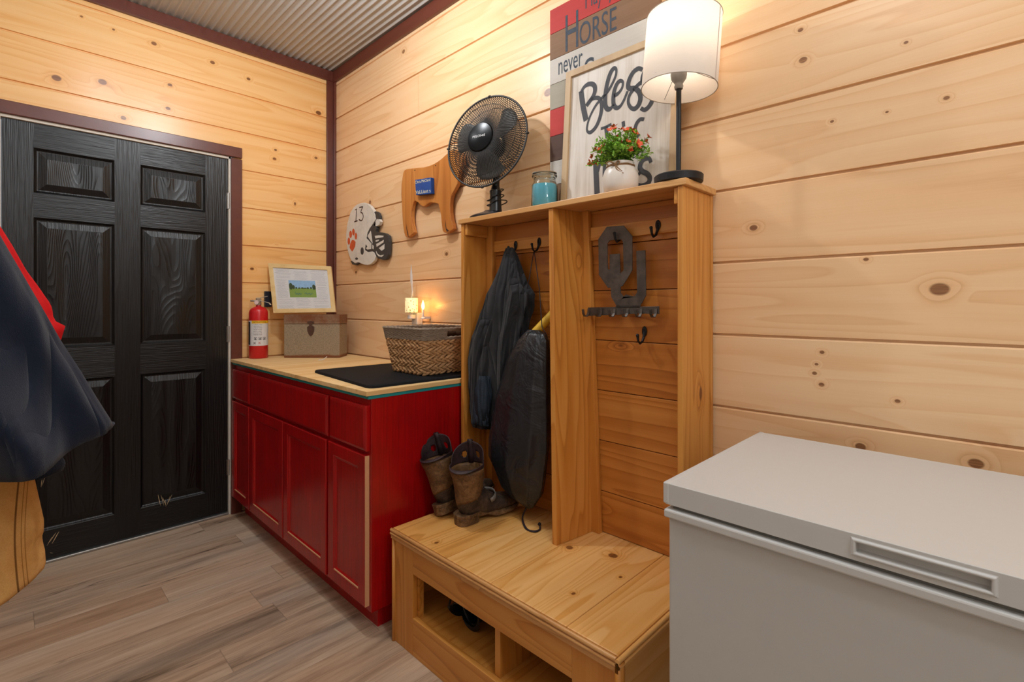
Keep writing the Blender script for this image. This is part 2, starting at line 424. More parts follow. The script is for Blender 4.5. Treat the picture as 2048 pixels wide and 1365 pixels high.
# --- door casing, jamb, threshold
mb = MB()
mb.box((-.002, DY1+.008, 0), (.020, DY1+.066, 2.035)); mb.box((-.002, DY0-.066, 0), (.020, DY0-.008, 2.035)); mb.box((-.002, DY0-.066, 2.043), (.020, DY1+.066, 2.102))
struct(mb.build('trim_4', M['bronze'], bevel=.003))
mb = MB()
mb.box((-.055, DY1-.002, 0), (.006, DY1+.010, DZ+.01)); mb.box((-.055, DY0-.010, 0), (.006, DY0+.001, DZ+.01)); mb.box((-.055, DY0-.010, 2.030), (.006, DY1+.010, 2.043))
struct(mb.build('trim_5', M['jamb'], bevel=.001))
mb = MB(); mb.box((-.06, DY0, 0), (.008, DY1, .014)); struct(mb.build('trim_6', M['alum'], bevel=.004))
# --- door leaf with six moulded panels
dX = -.006
def door():
    ya, yb, z0, z1 = DY0+.004, DY1-.005, .018, 2.028
    pans = [(-1.437, -1.146, 1.709, 1.915), (-1.045, -.752, 1.715, 1.919), (-1.428, -1.146, .996, 1.598), (-1.037, -.744, .994, 1.597), (-1.437, -1.140, .149, .842), (-1.031, -.741, .148, .838)]
    L = (-1.435, -1.143); R = (-1.038, -.745); rows = [(.149, .840), (.995, 1.598), (1.711, 1.917)]
    ys = [ya, L[0], L[1], R[0], R[1], yb]; zs = [z0]+[q for r in rows for q in r]+[z1]
    mb = MB()
    for i in range(5):
        for j in range(len(zs)-1):
            ispan = i in (1, 3) and j in (1, 3, 5)
            a, b, c, d = ys[i], ys[i+1], zs[j], zs[j+1]
            if not ispan:
                vertical = i in (0, 4) or (i == 2)
                mb.mi = 0 if vertical else 1
                mb.add([(dX, a, c), (dX, b, c), (dX, b, d), (dX, a, d)], [(0, 1, 2, 3)])
            else:
                st = [(0, 0), (.003, -.003), (.007, -.008), (.011, -.0115), (.016, -.012), (.045, -.003), (.047, -.003)]
                rg = []
                for ins, dp in st: rg.append([Vector((dX+dp, a+ins, c+ins)), Vector((dX+dp, b-ins, c+ins)), Vector((dX+dp, b-ins, d-ins)), Vector((dX+dp, a+ins, d-ins))])
                mb.mi = 0
                mb.ring(rg, True, False, False)
                mb.mi = 2; mb.add(rg[-1], [(0, 1, 2, 3)])
    mb.mi = 0
    mb.add([(dX, ya, z0), (dX, yb, z0), (dX, yb, z1), (dX, ya, z1), (dX-.035, ya, z0), (dX-.035, yb, z0), (dX-.035, yb, z1), (dX-.035, ya, z1)],
           [(4, 5, 6, 7), (0, 1, 5, 4), (1, 2, 6, 5), (2, 3, 7, 6), (3, 0, 4, 7)])
    return mb
droot = door().build('door_1', [M['door_v'], M['door_h'], M['door_c']]); struct(droot); _org['door_1'] = Vector((0, 0, 0))
for zh in (1.79, 1.03, .27):
    mb = MB(); mb.tube([(.004, DY1-.002, zh-.045), (.004, DY1-.002, zh+.045)], .006, 10); mb.box((-.004, DY1-.010, zh-.045), (.0015, DY1-.002, zh+.045))
    mb.build('hinge', M['steel'], droot)
# chipped paint on the door
M['chip'] = plain('bare_pale_wood_chip', '#cdb389', .8)
def chips(pl):
    mb = MB()
    for (u0, v0, u1, v1, wd) in pl:
        a = P(u0, v0, x=dX+.0006); b = P(u1, v1, x=dX+.0006); t = (b-a).normalized(); nn = Vector((0, -t.z, t.y))*wd
        q = [a-nn*.2, a+(b-a)*.3-nn, b-nn*.3, b+nn*.2, a+(b-a)*.6+nn*.8, a+nn*.4]
        mb.prism(q, (.0004, 0, 0))
    return mb
chips([(118, 1064, 104, 1088, .002), (112, 1066, 99, 1085, .0015), (104, 1075, 94, 1092, .001), (100, 1106, 106, 1107, .0008), (316, 990, 321, 1012, .0015), (322, 991, 328, 1012, .001), (325, 995, 332, 1012, .0012), (330, 1000, 332, 1014, .001),
       (344, 990, 333, 1012, .0012), (340, 993, 334, 1010, .0008), (84, 960, 82, 975, .001), (90, 955, 84, 972, .0008)]).build('paint_chip', M['chip'], droot)

# ============================================================ red base cabinet
cab = thing('base_cabinet', (.77, -.31, 0), 'dark red painted base cabinet in the corner with three drawers over four doors', 'cabinet')
XC0, XC1, YF = .021, 1.533, -.602
mb = MB(); mb.box((XC0, YF, .085), (XC1, -.014, .858)); mb.build('body', M['red'], cab, bevel=.002)
mb = MB(); mb.box((XC0+.02, -.556, 0), (XC1-.035, -.014, .085)); mb.build('toe_kick', M['red'], cab)
def cab_front(mb, a, b, c, d, st, y=YF, th=.019):
    """front panel facing -y: nested loops (inset, depth behind the face)"""
    rg = [[Vector((a, y, c)), Vector((b, y, c)), Vector((b, y, d)), Vector((a, y, d))]]
    for ins, dp in st: rg.append([Vector((a+ins, y-th+dp, c+ins)), Vector((b-ins, y-th+dp, c+ins)), Vector((b-ins, y-th+dp, d-ins)), Vector((a+ins, y-th+dp, d-ins))])
    mb.ring(rg, True, False, True)
for (a, b) in [(.023, .301), (.318, 1.216), (1.236, 1.520)]:
    mb = MB(); cab_front(mb, a, b, .667, .832, [(0, .006), (.003, .003), (.012, 0)]); mb.build('drawer', M['red'], cab, bevel=.0012)
for i, (a, b) in enumerate([(.023, .301), (.318, .760), (.771, 1.208), (1.226, 1.518)]):
    mb = MB(); cab_front(mb, a, b, .106, .653, [(0, .003), (.003, 0), (.047, 0), (.050, .003), (.055, .004), (.060, .009)])
    d = mb.build('door', M['red'], cab, bevel=.001); sub(d, cab)
    m2 = MB(); m2.box((a+.050, YF-.0185, .1545), (b-.050, YF-.0135, .1600)); e = m2.build('worn_moulding', M['raw'], d, bevel=.001)
    e['label'] = 'bare wood showing along the lower moulding'
    if i == 3:
        m2 = MB(); m2.box((b-.001, YF-.0175, .108), (b+.0015, YF-.001, .651)); e = m2.build('bare_edge', M['raw'], d); e['label'] = 'unpainted pale wood edge of the end door'
# countertop
def ply():
    return wood('plywood_counter_top', '#f1d09a', '#e4b877', '#b9834a', 'y', 'x', .38, .02, 7, .4, .6, [(-.30, 1.0, .02)], .4, '#7b4a22', .45)
M['ply'] = ply(); M['teal'] = plain('teal_paint', '#1d8f92', .45, bump=(60, .2))
M['plyedge'] = wood('plywood_edge', '#e8c58f', '#d9ab6b', '#9b6a38', 'x', 'z', 0, 0, 5, .3, .7, (), 1.0, '#5c3418', .6)
ct = thing('countertop', (.77, -.31, .858), 'rough plywood countertop with a teal painted underside edge, on the red cabinet', 'countertop')
mb = MB(); mb.box((.021, -.626, .870), (1.541, -.012, .888)); mb.build('plywood_sheet', M['ply'], ct, bevel=.002)
mb = MB(); mb.box((.021, -.616, .858), (1.536, -.012, .870)); mb.build('teal_edge', M['teal'], ct)

# ============================================================ hall tree (bench + open back)
ht = thing('hall_tree', (2.05, -.3, 0), 'tall honey coloured pine hall tree with a bench seat, cubbies and two open bays', 'hall tree')
SEATY = -.553
OX, OY, OZ = M['oak_x'], M['oak_y'], M['oak_z']
for a, b in [(1.598, 1.905), (1.9065, 2.108), (2.1095, 2.383), (2.3845, 2.531)]:
    mb = MB(); mb.box((a, SEATY, .379), (b, -.02, .400)); mb.build('seat_board', M['oak_seat'], ht, bevel=.002)
mb = MB()
mb.tube([(1.597, -.560, .3945), (2.532, -.560, .3945)], .006, 12); mb.tube([(1.597, -.561, .383), (2.532, -.561, .383)], .0055, 12); mb.box((1.597, -.562, .366), (2.532, -.5535, .392))
mb.build('seat_nosing', M['oak_top'], ht, smooth=True, auto=.6)
mb = MB(); mb.tube([(2.538, -.566, .3945), (2.538, -.03, .3945)], .006, 12); mb.tube([(2.540, -.566, .383), (2.540, -.03, .383)], .0055, 10); mb.box((2.532, -.566, .368), (2.5405, -.03, .392)); mb.build('side_nosing', M['oak_seat'], ht, smooth=True, auto=.6)
mb = MB(); mb.box((1.603, -.553, 0), (1.720, -.535, .366)); mb.build('front_post', OZ, ht, bevel=.0015)
mb = MB(); mb.box((2.400, -.553, 0), (2.531, -.535, .366)); mb.build('front_post', OZ, ht, bevel=.0015)
mb = MB(); mb.tube([(1.604, -.5545, 0), (1.604, -.5545, .366)], .0065, 10); mb.build('corner_bead', OZ, ht, smooth=True)
mb = MB(); mb.box((2.5315, -.566, 0), (2.545, -.545, .389)); mb.build('corner_bead', OZ, ht, smooth=True)
mb = MB(); mb.box((1.720, -.553, .278), (2.400, -.535, .366)); mb.build('apron', OX, ht, bevel=.0015)
mb = MB(); mb.box((1.720, -.553, 0), (2.400, -.535, .128)); mb.build('kick_board', OX, ht, bevel=.0015)
mb = MB(); mb.box((1.600, -.535, 0), (1.618, -.02, .379)); mb.build('bench_side', OY, ht)
mb = MB(); mb.box((2.516, -.550, 0), (2.534, -.02, .379)); mb.build('bench_side', M['oak_seat'], ht)
mb = MB(); mb.box((1.618, -.535, .107), (2.516, -.036, .125)); mb.build('cubby_floor', OY, ht)
mb = MB(); mb.box((1.618, -.036, .0), (2.516, -.02, .379)); mb.build('bench_back', OX, ht)
mb = MB(); mb.box((1.618, -.534, .125), (1.73, -.515, .279)); mb.build('cubby_cleat', OX, ht)
mb = MB(); mb.box((2.106, -.533, .1255), (2.127, -.037, .378)); mb.build('cubby_divider', OZ, ht)
# upper part
mb = MB(); mb.box((1.547, -.213, 1.530), (2.532, -.010, 1.549)); mb.build('top_board', M['oak_top'], ht, bevel=.002)
mb = MB(); mb.box((1.556, -.205, .401), (1.574, -.014, 1.530)); mb.build('side_panel', OZ, ht, bevel=.002)
mb = MB(); mb.box((2.503, -.206, .401), (2.520, -.028, 1.530)); mb.build('side_panel', OZ, ht, bevel=.002)
mb = MB(); mb.box((2.502, -.027, .401), (2.522, -.009, 1.530)); mb.build('back_stile', OZ, ht, bevel=.001)
mb = MB(); q = lambda x, y, z: (x, y, z)
mb.hexa([(2.084, -.250, .4), (2.103, -.250, .4), (2.127, -.068, .4), (2.108, -.068, .4)], [(2.030, -.206, 1.530), (2.049, -.206, 1.530), (2.078, -.06, 1.530), (2.060, -.06, 1.530)])
mb.build('divider', OZ, ht, bevel=.0015)
mb = MB(); mb.hexa([(2.110, -.082, .4), (2.155, -.082, .4), (2.155, -.06, .4), (2.110, -.06, .4)], [(2.061, -.082, 1.530), (2.106, -.082, 1.530), (2.106, -.06, 1.530), (2.061, -.06, 1.530)]); mb.build('centre_stile', OZ, ht, bevel=.0015)
mb = MB(); mb.box((1.5745, -.082, .401), (1.612, -.058, 1.530)); mb.build('corner_stile', OZ, ht, bevel=.0015)
zs = [.401, .545, .721, .897, 1.073, 1.247, 1.405, 1.530]
for a, b in zip(zs, zs[1:]):
    mb = MB(); mb.box((1.575, -.058, a+.0012), (2.502, -.038, b-.0012)); mb.build('back_board', M['oak_back'], ht, bevel=.0015)
mb = MB(); mb.box((1.612, -.071, 1.420), (2.053, -.058, 1.466)); mb.build('hook_rail', OX, ht, bevel=.0015)
mb = MB(); mb.box((2.11, -.071, 1.424), (2.502, -.058, 1.471)); mb.build('hook_rail', OX, ht, bevel=.0015)
mb = MB(); mb.box((1.5745, -.200, 1.482), (1.588, -.083, 1.5295)); mb.build('top_cleat', OY, ht, bevel=.003)
mb = MB(); mb.box((2.489, -.200, 1.482), (2.5025, -.083, 1.5295)); mb.build('top_cleat', OY, ht, bevel=.003)
def coat_hook(x, yw, z):
    mb = MB()
    mb.sphere((x, yw-.003, z+.014), .010, 14, 8, (.95, .35, 1.7)); mb.tube([(x, yw-.004, z+.02), (x, yw-.006, z-.002), (x-.002, yw-.012, z-.018), (x-.003, yw-.026, z-.025), (x-.003, yw-.036, z-.017), (x-.003, yw-.040, z-.002), (x-.003, yw-.041, z+.003)], [.004, .0045, .004, .0035, .0035, .0045, .003], 10)
    mb.sphere((x-.003, yw-.041, z+.002), .0055, 10, 6)
    return mb.build('coat_hook', M['matte'], ht, smooth=True)
HK = [(P(1029, 500, y=-.08).x, -.071, P(1029, 497, y=-.08).z), (P(1076, 492, y=-.08).x, -.071, P(1076, 491, y=-.08).z), (P(1314, 458, y=-.08).x, -.071, P(1314, 459, y=-.08).z),
      (P(1286, 672, y=-.07).x, -.058, P(1286, 672, y=-.07).z), (P(1241, 470, y=-.08).x, -.071, P(1241, 470, y=-.08).z)]
for h in HK: coat_hook(*h)

# ============================================================ chest freezer
fx0, fx1, fy0, fy1 = 2.690, 3.62, -.636, -.100
fz = thing('chest_freezer', (3.15, -.37, 0), 'white chest freezer with a recessed lid handle, standing by the right wall', 'freezer')
mb = MB(); mb.box((fx0+.004, fy0+.006, .03), (fx1-.004, fy1, .790)); mb.build('body', M['white'], fz, bevel=.006, seg=3)
mb = MB(); mb.box((fx0, fy0-.006, .790), (fx1, fy1+.002, .8055)); mb.build('rim', M['lidw'], fz, bevel=.003)
M['gasket'] = plain('grey_gasket', '#77756f', .6)
mb = MB(); mb.box((fx0+.012, fy0+.010, .8055), (fx1-.012, fy1-.01, .8135)); mb.build('gasket', M['gasket'], fz)
# lid with a real recess in its front face
lz0, lz1 = .8135, .854; hx0, hx1 = 2.992, 3.150; hz0, hz1 = .821, .8475
mb = MB()
F = lambda x, z, y=fy0: Vector((x, y, z))
mb.add([F(fx0, lz0), F(fx1, lz0), F(fx1, lz1), F(fx0, lz1), F(hx0, hz0), F(hx1, hz0), F(hx1, hz1), F(hx0, hz1)], [(0, 1, 5, 4), (1, 2, 6, 5), (2, 3, 7, 6), (3, 0, 4, 7)])
rg = []
for ins, dp in [(0, 0), (.0015, -.003), (.004, -.0035), (.006, -.001), (.0065, .012)]:
    rg.append([F(hx0+ins, hz0+ins, fy0+dp), F(hx1-ins, hz0+ins, fy0+dp), F(hx1-ins, hz1-ins, fy0+dp), F(hx0+ins, hz1-ins, fy0+dp)])
mb.ring(rg, True, False, True)
b8 = [F(fx0, lz0), F(fx1, lz0), F(fx1, lz1), F(fx0, lz1), F(fx0, lz0, fy1), F(fx1, lz0, fy1), F(fx1, lz1, fy1), F(fx0, lz1, fy1)]
mb.add(b8, [(4, 5, 6, 7), (0, 1, 5, 4), (1, 2, 6, 5), (2, 3, 7, 6), (3, 0, 4, 7)])
lid = mb.build('lid', M['lidw'], fz, bevel=.0035, seg=3); sub(lid, fz)
mb = MB(); mb.box((fx0-.004, fy0-.001, lz0+.001), (fx0+.008, fy1, lz1+.0012)); mb.build('lid_end_cap', M['lidw'], lid, bevel=.003, seg=3)
for x in (fx0+.05, fx1-.05):
    for y in (fy0+.05, fy1-.05):
        mb = MB(); mb.lathe((x, y, 0), [(.016, 0), (.018, .004), (.018, .031)], 14); mb.build('foot', M['black'], fz)

# ============================================================ lettering helpers
_tc = {}
def text_geo(s):
    if s in _tc: return _tc[s]
    cu = bpy.data.curves.new('t', 'FONT'); cu.body = s; cu.resolution_u = 4
    o = bpy.data.objects.new('t', cu); col.objects.link(o); bpy.context.view_layer.update()
    me = bpy.data.meshes.new_from_object(o.evaluated_get(bpy.context.evaluated_depsgraph_get()))
    vs = [(v.co.x, v.co.y) for v in me.vertices]; fs = [list(p.vertices) for p in me.polygons]
    bpy.data.objects.remove(o); bpy.data.curves.remove(cu); bpy.data.meshes.remove(me)
    x0 = min(v[0] for v in vs); x1 = max(v[0] for v in vs); y0 = min(v[1] for v in vs); y1 = max(v[1] for v in vs)
    r = ([((a-x0)/(x1-x0), (b-y0)/(y1-y0)) for a, b in vs], fs); _tc[s] = r; return r
def put_text(mb, s, f):
    """f(u, v) -> world point for the unit box of the text"""
    vs, fs = text_geo(s); return mb.add([f(a, b) for a, b in vs], fs)
def quad(c, s, t):
    """c: corners BL, BR, TR, TL"""
    a = Vector(c[0]).lerp(Vector(c[1]), s); b = Vector(c[3]).lerp(Vector(c[2]), s); return a.lerp(b, t)
def smooth_path(pts, k=6):
    """Catmull-Rom"""
    pts = [Vector(p) for p in pts]; out = []
    P_ = [pts[0]]+pts+[pts[-1]]
    for i in range(1, len(P_)-2):
        a, b, c, d = P_[i-1], P_[i], P_[i+1], P_[i+2]
        for j in range(k):
            t = j/k
            out.append(.5*((2*b)+(c-a)*t+(2*a-5*b+4*c-d)*t*t+(3*b-a-3*c+d)*t**3))
    out.append(pts[-1]); return out
def ribbon(mb, pts, w, nrm, th=.0006, var=.0, k=6):
    """painted stroke: flat band along the path, lying in the plane with normal nrm; var thins the upstrokes"""
    pp = smooth_path(pts, k) if k > 1 else [Vector(p) for p in pts]; n = Vector(nrm).normalized(); L = []; R = []
    for i, p in enumerate(pp):
        t = (pp[min(i+1, len(pp)-1)]-pp[max(i-1, 0)]).normalized(); s = n.cross(t).normalized()
        ww = w*(1-var*max(0.0, t.z)) if var else w
        L.append(p+s*ww*.5+n*th); R.append(p-s*ww*.5+n*th)
    vs = [q for pr in zip(L, R) for q in pr]
    mb.add(vs, [(2*i, 2*i+1, 2*i+3, 2*i+2) for i in range(len(pp)-1)])
def ell(cx, cy, rx, ry, n=18): return [(cx+rx*math.cos(2*PI*i/n), cy+ry*math.sin(2*PI*i/n)) for i in range(n)]

# ============================================================ fire extinguisher
M['exred'] = plain('extinguisher_red', '#c8191f', .3, var=.03); M['lab'] = plain('label_paper', '#d9d7d6', .5, var=.02)
M['yel'] = plain('label_yellow', '#e8b21c', .5); M['ink'] = plain('black_ink', '#26262a', .6); M['redink'] = plain('red_ink', '#c02b25', .6)
c = P(517, 700, x=.068); c.z = .888
ex = thing('fire_extinguisher', c, 'small red fire extinguisher with a white label, standing left of the metal box', 'fire extinguisher')
r = .0505
mb = MB(); mb.lathe(c, [(r-.004, 0), (r, .004), (r, .262), (r-.003, .276), (r-.012, .289), (r-.028, .297), (.014, .300), (.013, .306)], 40); mb.build('cylinder', M['exred'], ex, smooth=True, auto=.8)
def cyl_arc(mb, c, r, a0, a1, z0, z1, n=24):
    vs = [(c.x+r*math.cos(a0+(a1-a0)*i/n), c.y+r*math.sin(a0+(a1-a0)*i/n), c.z+z) for i in range(n+1) for z in (z0, z1)]
    mb.add(vs, [(2*i, 2*i+2, 2*i+3, 2*i+1) for i in range(n)])
va = math.atan2(CAM.y-c.y, CAM.x-c.x)
mb = MB(); cyl_arc(mb, c, r+.0006, va-2.6, va+1.7, .074, .218); lb = mb.build('label', M['lab'], ex, smooth=True); sub(lb, ex)
mb = MB(); cyl_arc(mb, c, r+.0010, va-.75, va+1.6, .202, .218); mb.build('label_band', M['yel'], lb, smooth=True)
def cyl_map(a0, a1, z0, z1, rr):
    return lambda u, v: Vector((c.x+rr*math.cos(a0+(a1-a0)*u), c.y+rr*math.sin(a0+(a1-a0)*u), c.z+z0+(z1-z0)*v))
mb = MB(); put_text(mb, 'INSTRUCTIONS', cyl_map(va-.6, va+.85, .206, .214, r+.0014))
rows = ['1 PULL PIN', 'HOLD UPRIGHT', '2 AIM AT BASE', 'OF FIRE STAND', 'BACK 6 FEET', '3 SQUEEZE LEVER', 'SWEEP SIDE TO SIDE']
for i, s_ in enumerate(rows): put_text(mb, s_, cyl_map(va-.5, va+.35, .194-i*.0098, .1985-i*.0098, r+.0014))
for a in (-.45, .0, .45):
    for q in (0, 1):
        f = cyl_map(va+a, va+a+.3, .108, .124, r+.0014)
        ww = .12
        mb.add([f(0, 0), f(1, 0), f(1, .12), f(0, .12)], [(0, 1, 2, 3)]); mb.add([f(0, .88), f(1, .88), f(1, 1), f(0, 1)], [(0, 1, 2, 3)])
        mb.add([f(0, 0), f(.1, 0), f(.1, 1), f(0, 1)], [(0, 1, 2, 3)]); mb.add([f(.9, 0), f(1, 0), f(1, 1), f(.9, 1)], [(0, 1, 2, 3)])
    mb.add([f(.3, .2), f(.7, .15), f(.6, .75), f(.35, .6)], [(0, 1, 2, 3)])
put_text(mb, 'X', cyl_map(va-.55, va-.25, .084, .096, r+.0014))
cyl_arc(mb, c, r+.001, va-2.0, va-.95, .08, .212)
mb.build('label_print', M['ink'], lb)
mb = MB(); put_text(mb, 'K', cyl_map(va+.02, va+.25, .084, .096, r+.0014)); mb.build('label_mark', M['redink'], lb)
t_ = Vector((.7127, .7015, 0)); f_ = Vector((.70, -.71, 0))
h = c+Vector((0, 0, .305))
mb = MB(); mb.lathe(h, [(.013, 0), (.015, .004), (.015, .022), (.011, .028)], 16); mb.box((h.x-.012, h.y-.012, h.z+.012), (h.x+.012, h.y+.012, h.z+.042)); mb.build('valve', M['alum'], ex, bevel=.002)
def slab(mb, pts, w, side):
    """bent strip through pts, width w along side, thickness 2 mm"""
    side = Vector(side).normalized()*w/2; up = Vector((0, 0, .0022))
    for a, b in zip(pts, pts[1:]):
        a = Vector(a); b = Vector(b)
        mb.hexa([a-side, b-side, b+side, a+side], [a-side+up, b-side+up, b+side+up, a+side+up])
M['chrome'] = plain('pale_steel', '#d4d2cc', .3, .7)
mb = MB(); slab(mb, [h+Vector((0, 0, .045))-t_*.01, h+Vector((0, 0, .044))+t_*.012, h+Vector((0, 0, .052))+t_*.05], .016, f_); mb.build('lever', M['chrome'], ex)
mb = MB(); slab(mb, [h+Vector((0, 0, .030))+t_*.004, h+Vector((0, 0, .022))+t_*.03, h+Vector((0, 0, .014))+t_*.062, h+Vector((0, 0, .004))+t_*.07], .016, f_); mb.build('handle', M['chrome'], ex)
mb = MB(); mb.tube([h+Vector((0, 0, .028)), h+Vector((0, 0, .026))-t_*.045], .0055, 12); mb.build('nozzle', M['chrome'], ex, smooth=True)
gd = (f_+t_*-.05).normalized(); g = h+Vector((0, 0, .018))
M['gauge'] = plain('gauge_face', '#e8c9c4', .3)
mb = MB(); mb.tube([g+gd*.010, g+gd*.022], .0135, 20); gg = mb.build('gauge', M['chrome'], ex, smooth=True, auto=.7); sub(gg, ex)
mb = MB(); mb.tube([g+gd*.0221, g+gd*.0226], .0115, 20); mb.build('gauge_dial', M['gauge'], gg)

# ============================================================ metal box
def rusty():
    t = NT('galvanised_rusty_metal'); ov, X, Y, Z = t.obj()
    a = t.noise(ov, 160, 3, .7); b = t.noise(ov, 14, 4, .65)
    edge = t.math('MAXIMUM', t.mr(Z, .028, .0, 0, 1, True), t.mr(Z, .17, .215, 0, .55, True))
    f = t.math('ADD', t.math('MULTIPLY', b, .9), edge)
    c_ = t.mix(t.mr(a, .35, .65), lin('#8c7c66'), lin('#a9977c'))
    c_ = t.mix(t.mr(f, .62, 1.1), c_, lin('#7e4b2b'))
    t.bump(a, .12, .0006)
    return t.done(c_, .55, .25)
M['rust'] = rusty(); M['darkrust'] = plain('dark_rusty_latch', '#5a4034', .5, .4)
A = P(568, 716, z=.8885); B = P(679, 716, z=.8885); e_ = (B-A).normalized(); n_ = Vector((-e_.y, e_.x, 0)); LN = (B-A).length
bx = thing('metal_box', A.lerp(B, .5)+n_*.07, 'rusty galvanised metal box with a front latch, standing in the corner of the countertop', 'box')
def bpt(s, d, z): return A+e_*s+n_*d+Vector((0, 0, z))
def bbox(mb, s0, s1, d0, d1, z0, z1):
    mb.hexa([bpt(s0, d0, z0), bpt(s1, d0, z0), bpt(s1, d1, z0), bpt(s0, d1, z0)], [bpt(s0, d0, z1), bpt(s1, d0, z1), bpt(s1, d1, z1), bpt(s0, d1, z1)])
mb = MB(); bbox(mb, 0, LN, 0, .135, 0, .196); mb.build('body', M['rust'], bx, bevel=.0025)
mb = MB(); bbox(mb, -.0015, LN+.0015, -.0015, .136, .1975, .2515); mb.build('lid', M['rust'], bx, bevel=.0025)
mc = LN*.485
mb = MB(); mb.prism([bpt(mc+a*.021, -.0015, .155+b*.03) for a, b in [(-1, .8), (-.6, 1), (.6, 1), (1, .8), (.95, .1), (.55, -.65), (0, -1), (-.55, -.65), (-.95, .1)]], -n_*.002)
la = mb.build('latch', M['darkrust'], bx, bevel=.0007); sub(la, bx)
mb = MB(); bbox(mb, mc-.009, mc+.009, -.006, -.0035, .160, .214); bbox(mb, mc-.02, mc+.02, -.004, -.0015, .200, .212); mb.build('hasp', M['darkrust'], la, bevel=.001)

# ============================================================ picture frame standing on the box
M['blond'] = wood('blond_frame_wood', '#ecd09a', '#e0bd80', '#c69a5c', 'x', 'z', 0, 0, 4, .3, .4, (), 0)
zt = A.z+.2515
p0 = bpt(0, .006, .2515); lean = math.radians(10)
pn = (-n_*math.cos(lean)+Vector((0, 0, 1))*math.sin(lean)).normalized()
FC = [PL(546.5, 626.5, p0, pn), PL(671, 624.5, p0, pn), PL(661.5, 533, p0, pn), PL(536, 526.5, p0, pn)]
pf = thing('picture_frame', FC[0].lerp(FC[1], .5), 'light wood picture frame with landscape photo and handwritten mat, standing on the metal box', 'picture frame')
def frame_bars(mb, C, fw, fh, nrm, th):
    """four mitred bars; fw/fh = bar width as a fraction of width / height"""
    o_ = [quad(C, *q) for q in [(0, 0), (1, 0), (1, 1), (0, 1)]]; i_ = [quad(C, *q) for q in [(fw, fh), (1-fw, fh), (1-fw, 1-fh), (fw, 1-fh)]]
    nv = Vector(nrm)*th
    for k in range(4):
        j = (k+1) % 4
        mb.hexa([o_[k]-nv, o_[j]-nv, i_[j]-nv, i_[k]-nv], [o_[k], o_[j], i_[j], i_[k]])
mb = MB(); frame_bars(mb, FC, .065, .085, pn, .016); mb.build('frame', M['blond'], pf, bevel=.001)
mb = MB(); IC = [quad(FC, *q)-pn*.006 for q in [(.055, .075), (.945, .075), (.945, .925), (.055, .925)]]; mb.prism(IC, -pn*.002); mt = mb.build('mat', M['lab'], pf); sub(mt, pf)
M['sky'] = plain('photo_sky', '#8fb4d6', .5, vs=60, var=.12); M['grass'] = plain('photo_grass', '#7f9a45', .5, vs=200, var=.12); M['tree'] = plain('photo_trees', '#3c4a2a', .5, vs=400, var=.15)
mb = MB(); Q = lambda s, t, d=.0004: quad(IC, s, t)+pn*d
px0, px1, py0, py1 = .265, .745, .285, .70
hz = .52
mb.mi = 0; mb.add([Q(px0, py0+(py1-py0)*hz), Q(px1, py0+(py1-py0)*hz), Q(px1, py1), Q(px0, py1)], [(0, 1, 2, 3)])
mb.mi = 1; mb.add([Q(px0, py0), Q(px1, py0), Q(px1, py0+(py1-py0)*hz), Q(px0, py0+(py1-py0)*hz)], [(0, 1, 2, 3)])
mb.mi = 2
for (tx, w_, h_) in [(.07, .075, .20), (.17, .05, .12), (.27, .04, .05), (.38, .05, .04), (.5, .06, .045), (.6, .05, .04), (.7, .05, .05), (.82, .04, .06), (.93, .06, .16), (.98, .03, .12)]:
    cx_ = px0+(px1-px0)*tx; cy_ = py0+(py1-py0)*(hz+h_*.6)
    e = [(min(px1, max(px0, a)), min(py1, b)) for a, b in ell(cx_, cy_, w_*(px1-px0), h_*(py1-py0), 12)]
    mb.add([Q(a, b, .0007) for a, b in e], [list(range(12))])
mb.build('photo', [M['sky'], M['grass'], M['tree']], mt)
M['pen'] = plain('pen_ink', '#6a6a78', .7); M['bluepen'] = plain('blue_lettering', '#1f5f7a', .7)
mb = MB(); rr = random.Random(3)
for k in range(34):
    t0 = .03+k*.028; segs = [(.03, .25), (.76, .97)] if py0-.03 < t0 < py1+.02 else [(.03, .34), (.36, .64), (.67, .97)]
    for a, b in segs:
        if rr.random() < .14: continue
        a += rr.random()*.03; b -= rr.random()*.06; n = int((b-a)*130)
        pts = [Q(a+(b-a)*i/n, t0+rr.uniform(-.006, .007)+(b-a)*.01*math.sin(i*.3), .0005) for i in range(n+1) ]
        ribbon(mb, pts, .0006, pn, 0, 0, 1)
mb.build('handwriting', M['pen'], mt)
for w0, w1, seed_ in ((.10, .21, 1), (.27, .41, 2)):
    mb = MB(); n = 46
    pts = [Q(px0+w0+(w1-w0)*i/n+.006*math.cos(i*1.15), py0+.085+.016*math.sin(i*1.15+seed_)+(.03 if i < 5 else 0)+.012*math.sin(i*.37+seed_*2), .001) for i in range(n+1)]
    ribbon(mb, pts, .0012, pn, 0, 0, 2); mb.build('script_lettering', M['bluepen'], mt)

# small things by the frame and on the counter
M['navyp'] = plain('dark_blue_plastic', '#131c2b', .35)
a, b = P(527.5, 583, x=.0), P(541, 614, x=.0)
mb = MB(); mb.box((0.0005, a.y, b.z), (.022, b.y, a.z)); br = mb.build('wall_bracket', M['navyp'], None, bevel=.002)
tag(br, 'small dark blue bracket fixed to the boards behind the extinguisher handle', 'bracket')
mb = MB(); a = P(637, 721, z=.8895); b = P(646, 720, z=.8895); c2 = P(652, 711, z=.905); c2.z = .905; c2.x = b.x-.004; c2.y = b.y+.025
mb.tube([a, b], .002, 6); mb.tube([b, c2], .0018, 6); mb.tube([a+(b-a)*.5+Vector((.004, 0, 0)), b], .003, 6)
tag(mb.build('plastic_clip', M['lab'], None), 'tiny white plastic clip lying on the countertop before the metal box', 'clip')
mb = MB(); q = [P(u, v, z=.8886) for u, v in [(727, 771), (733, 768), (743, 770), (741, 774)]]; mb.prism(q, (0, 0, .0008))
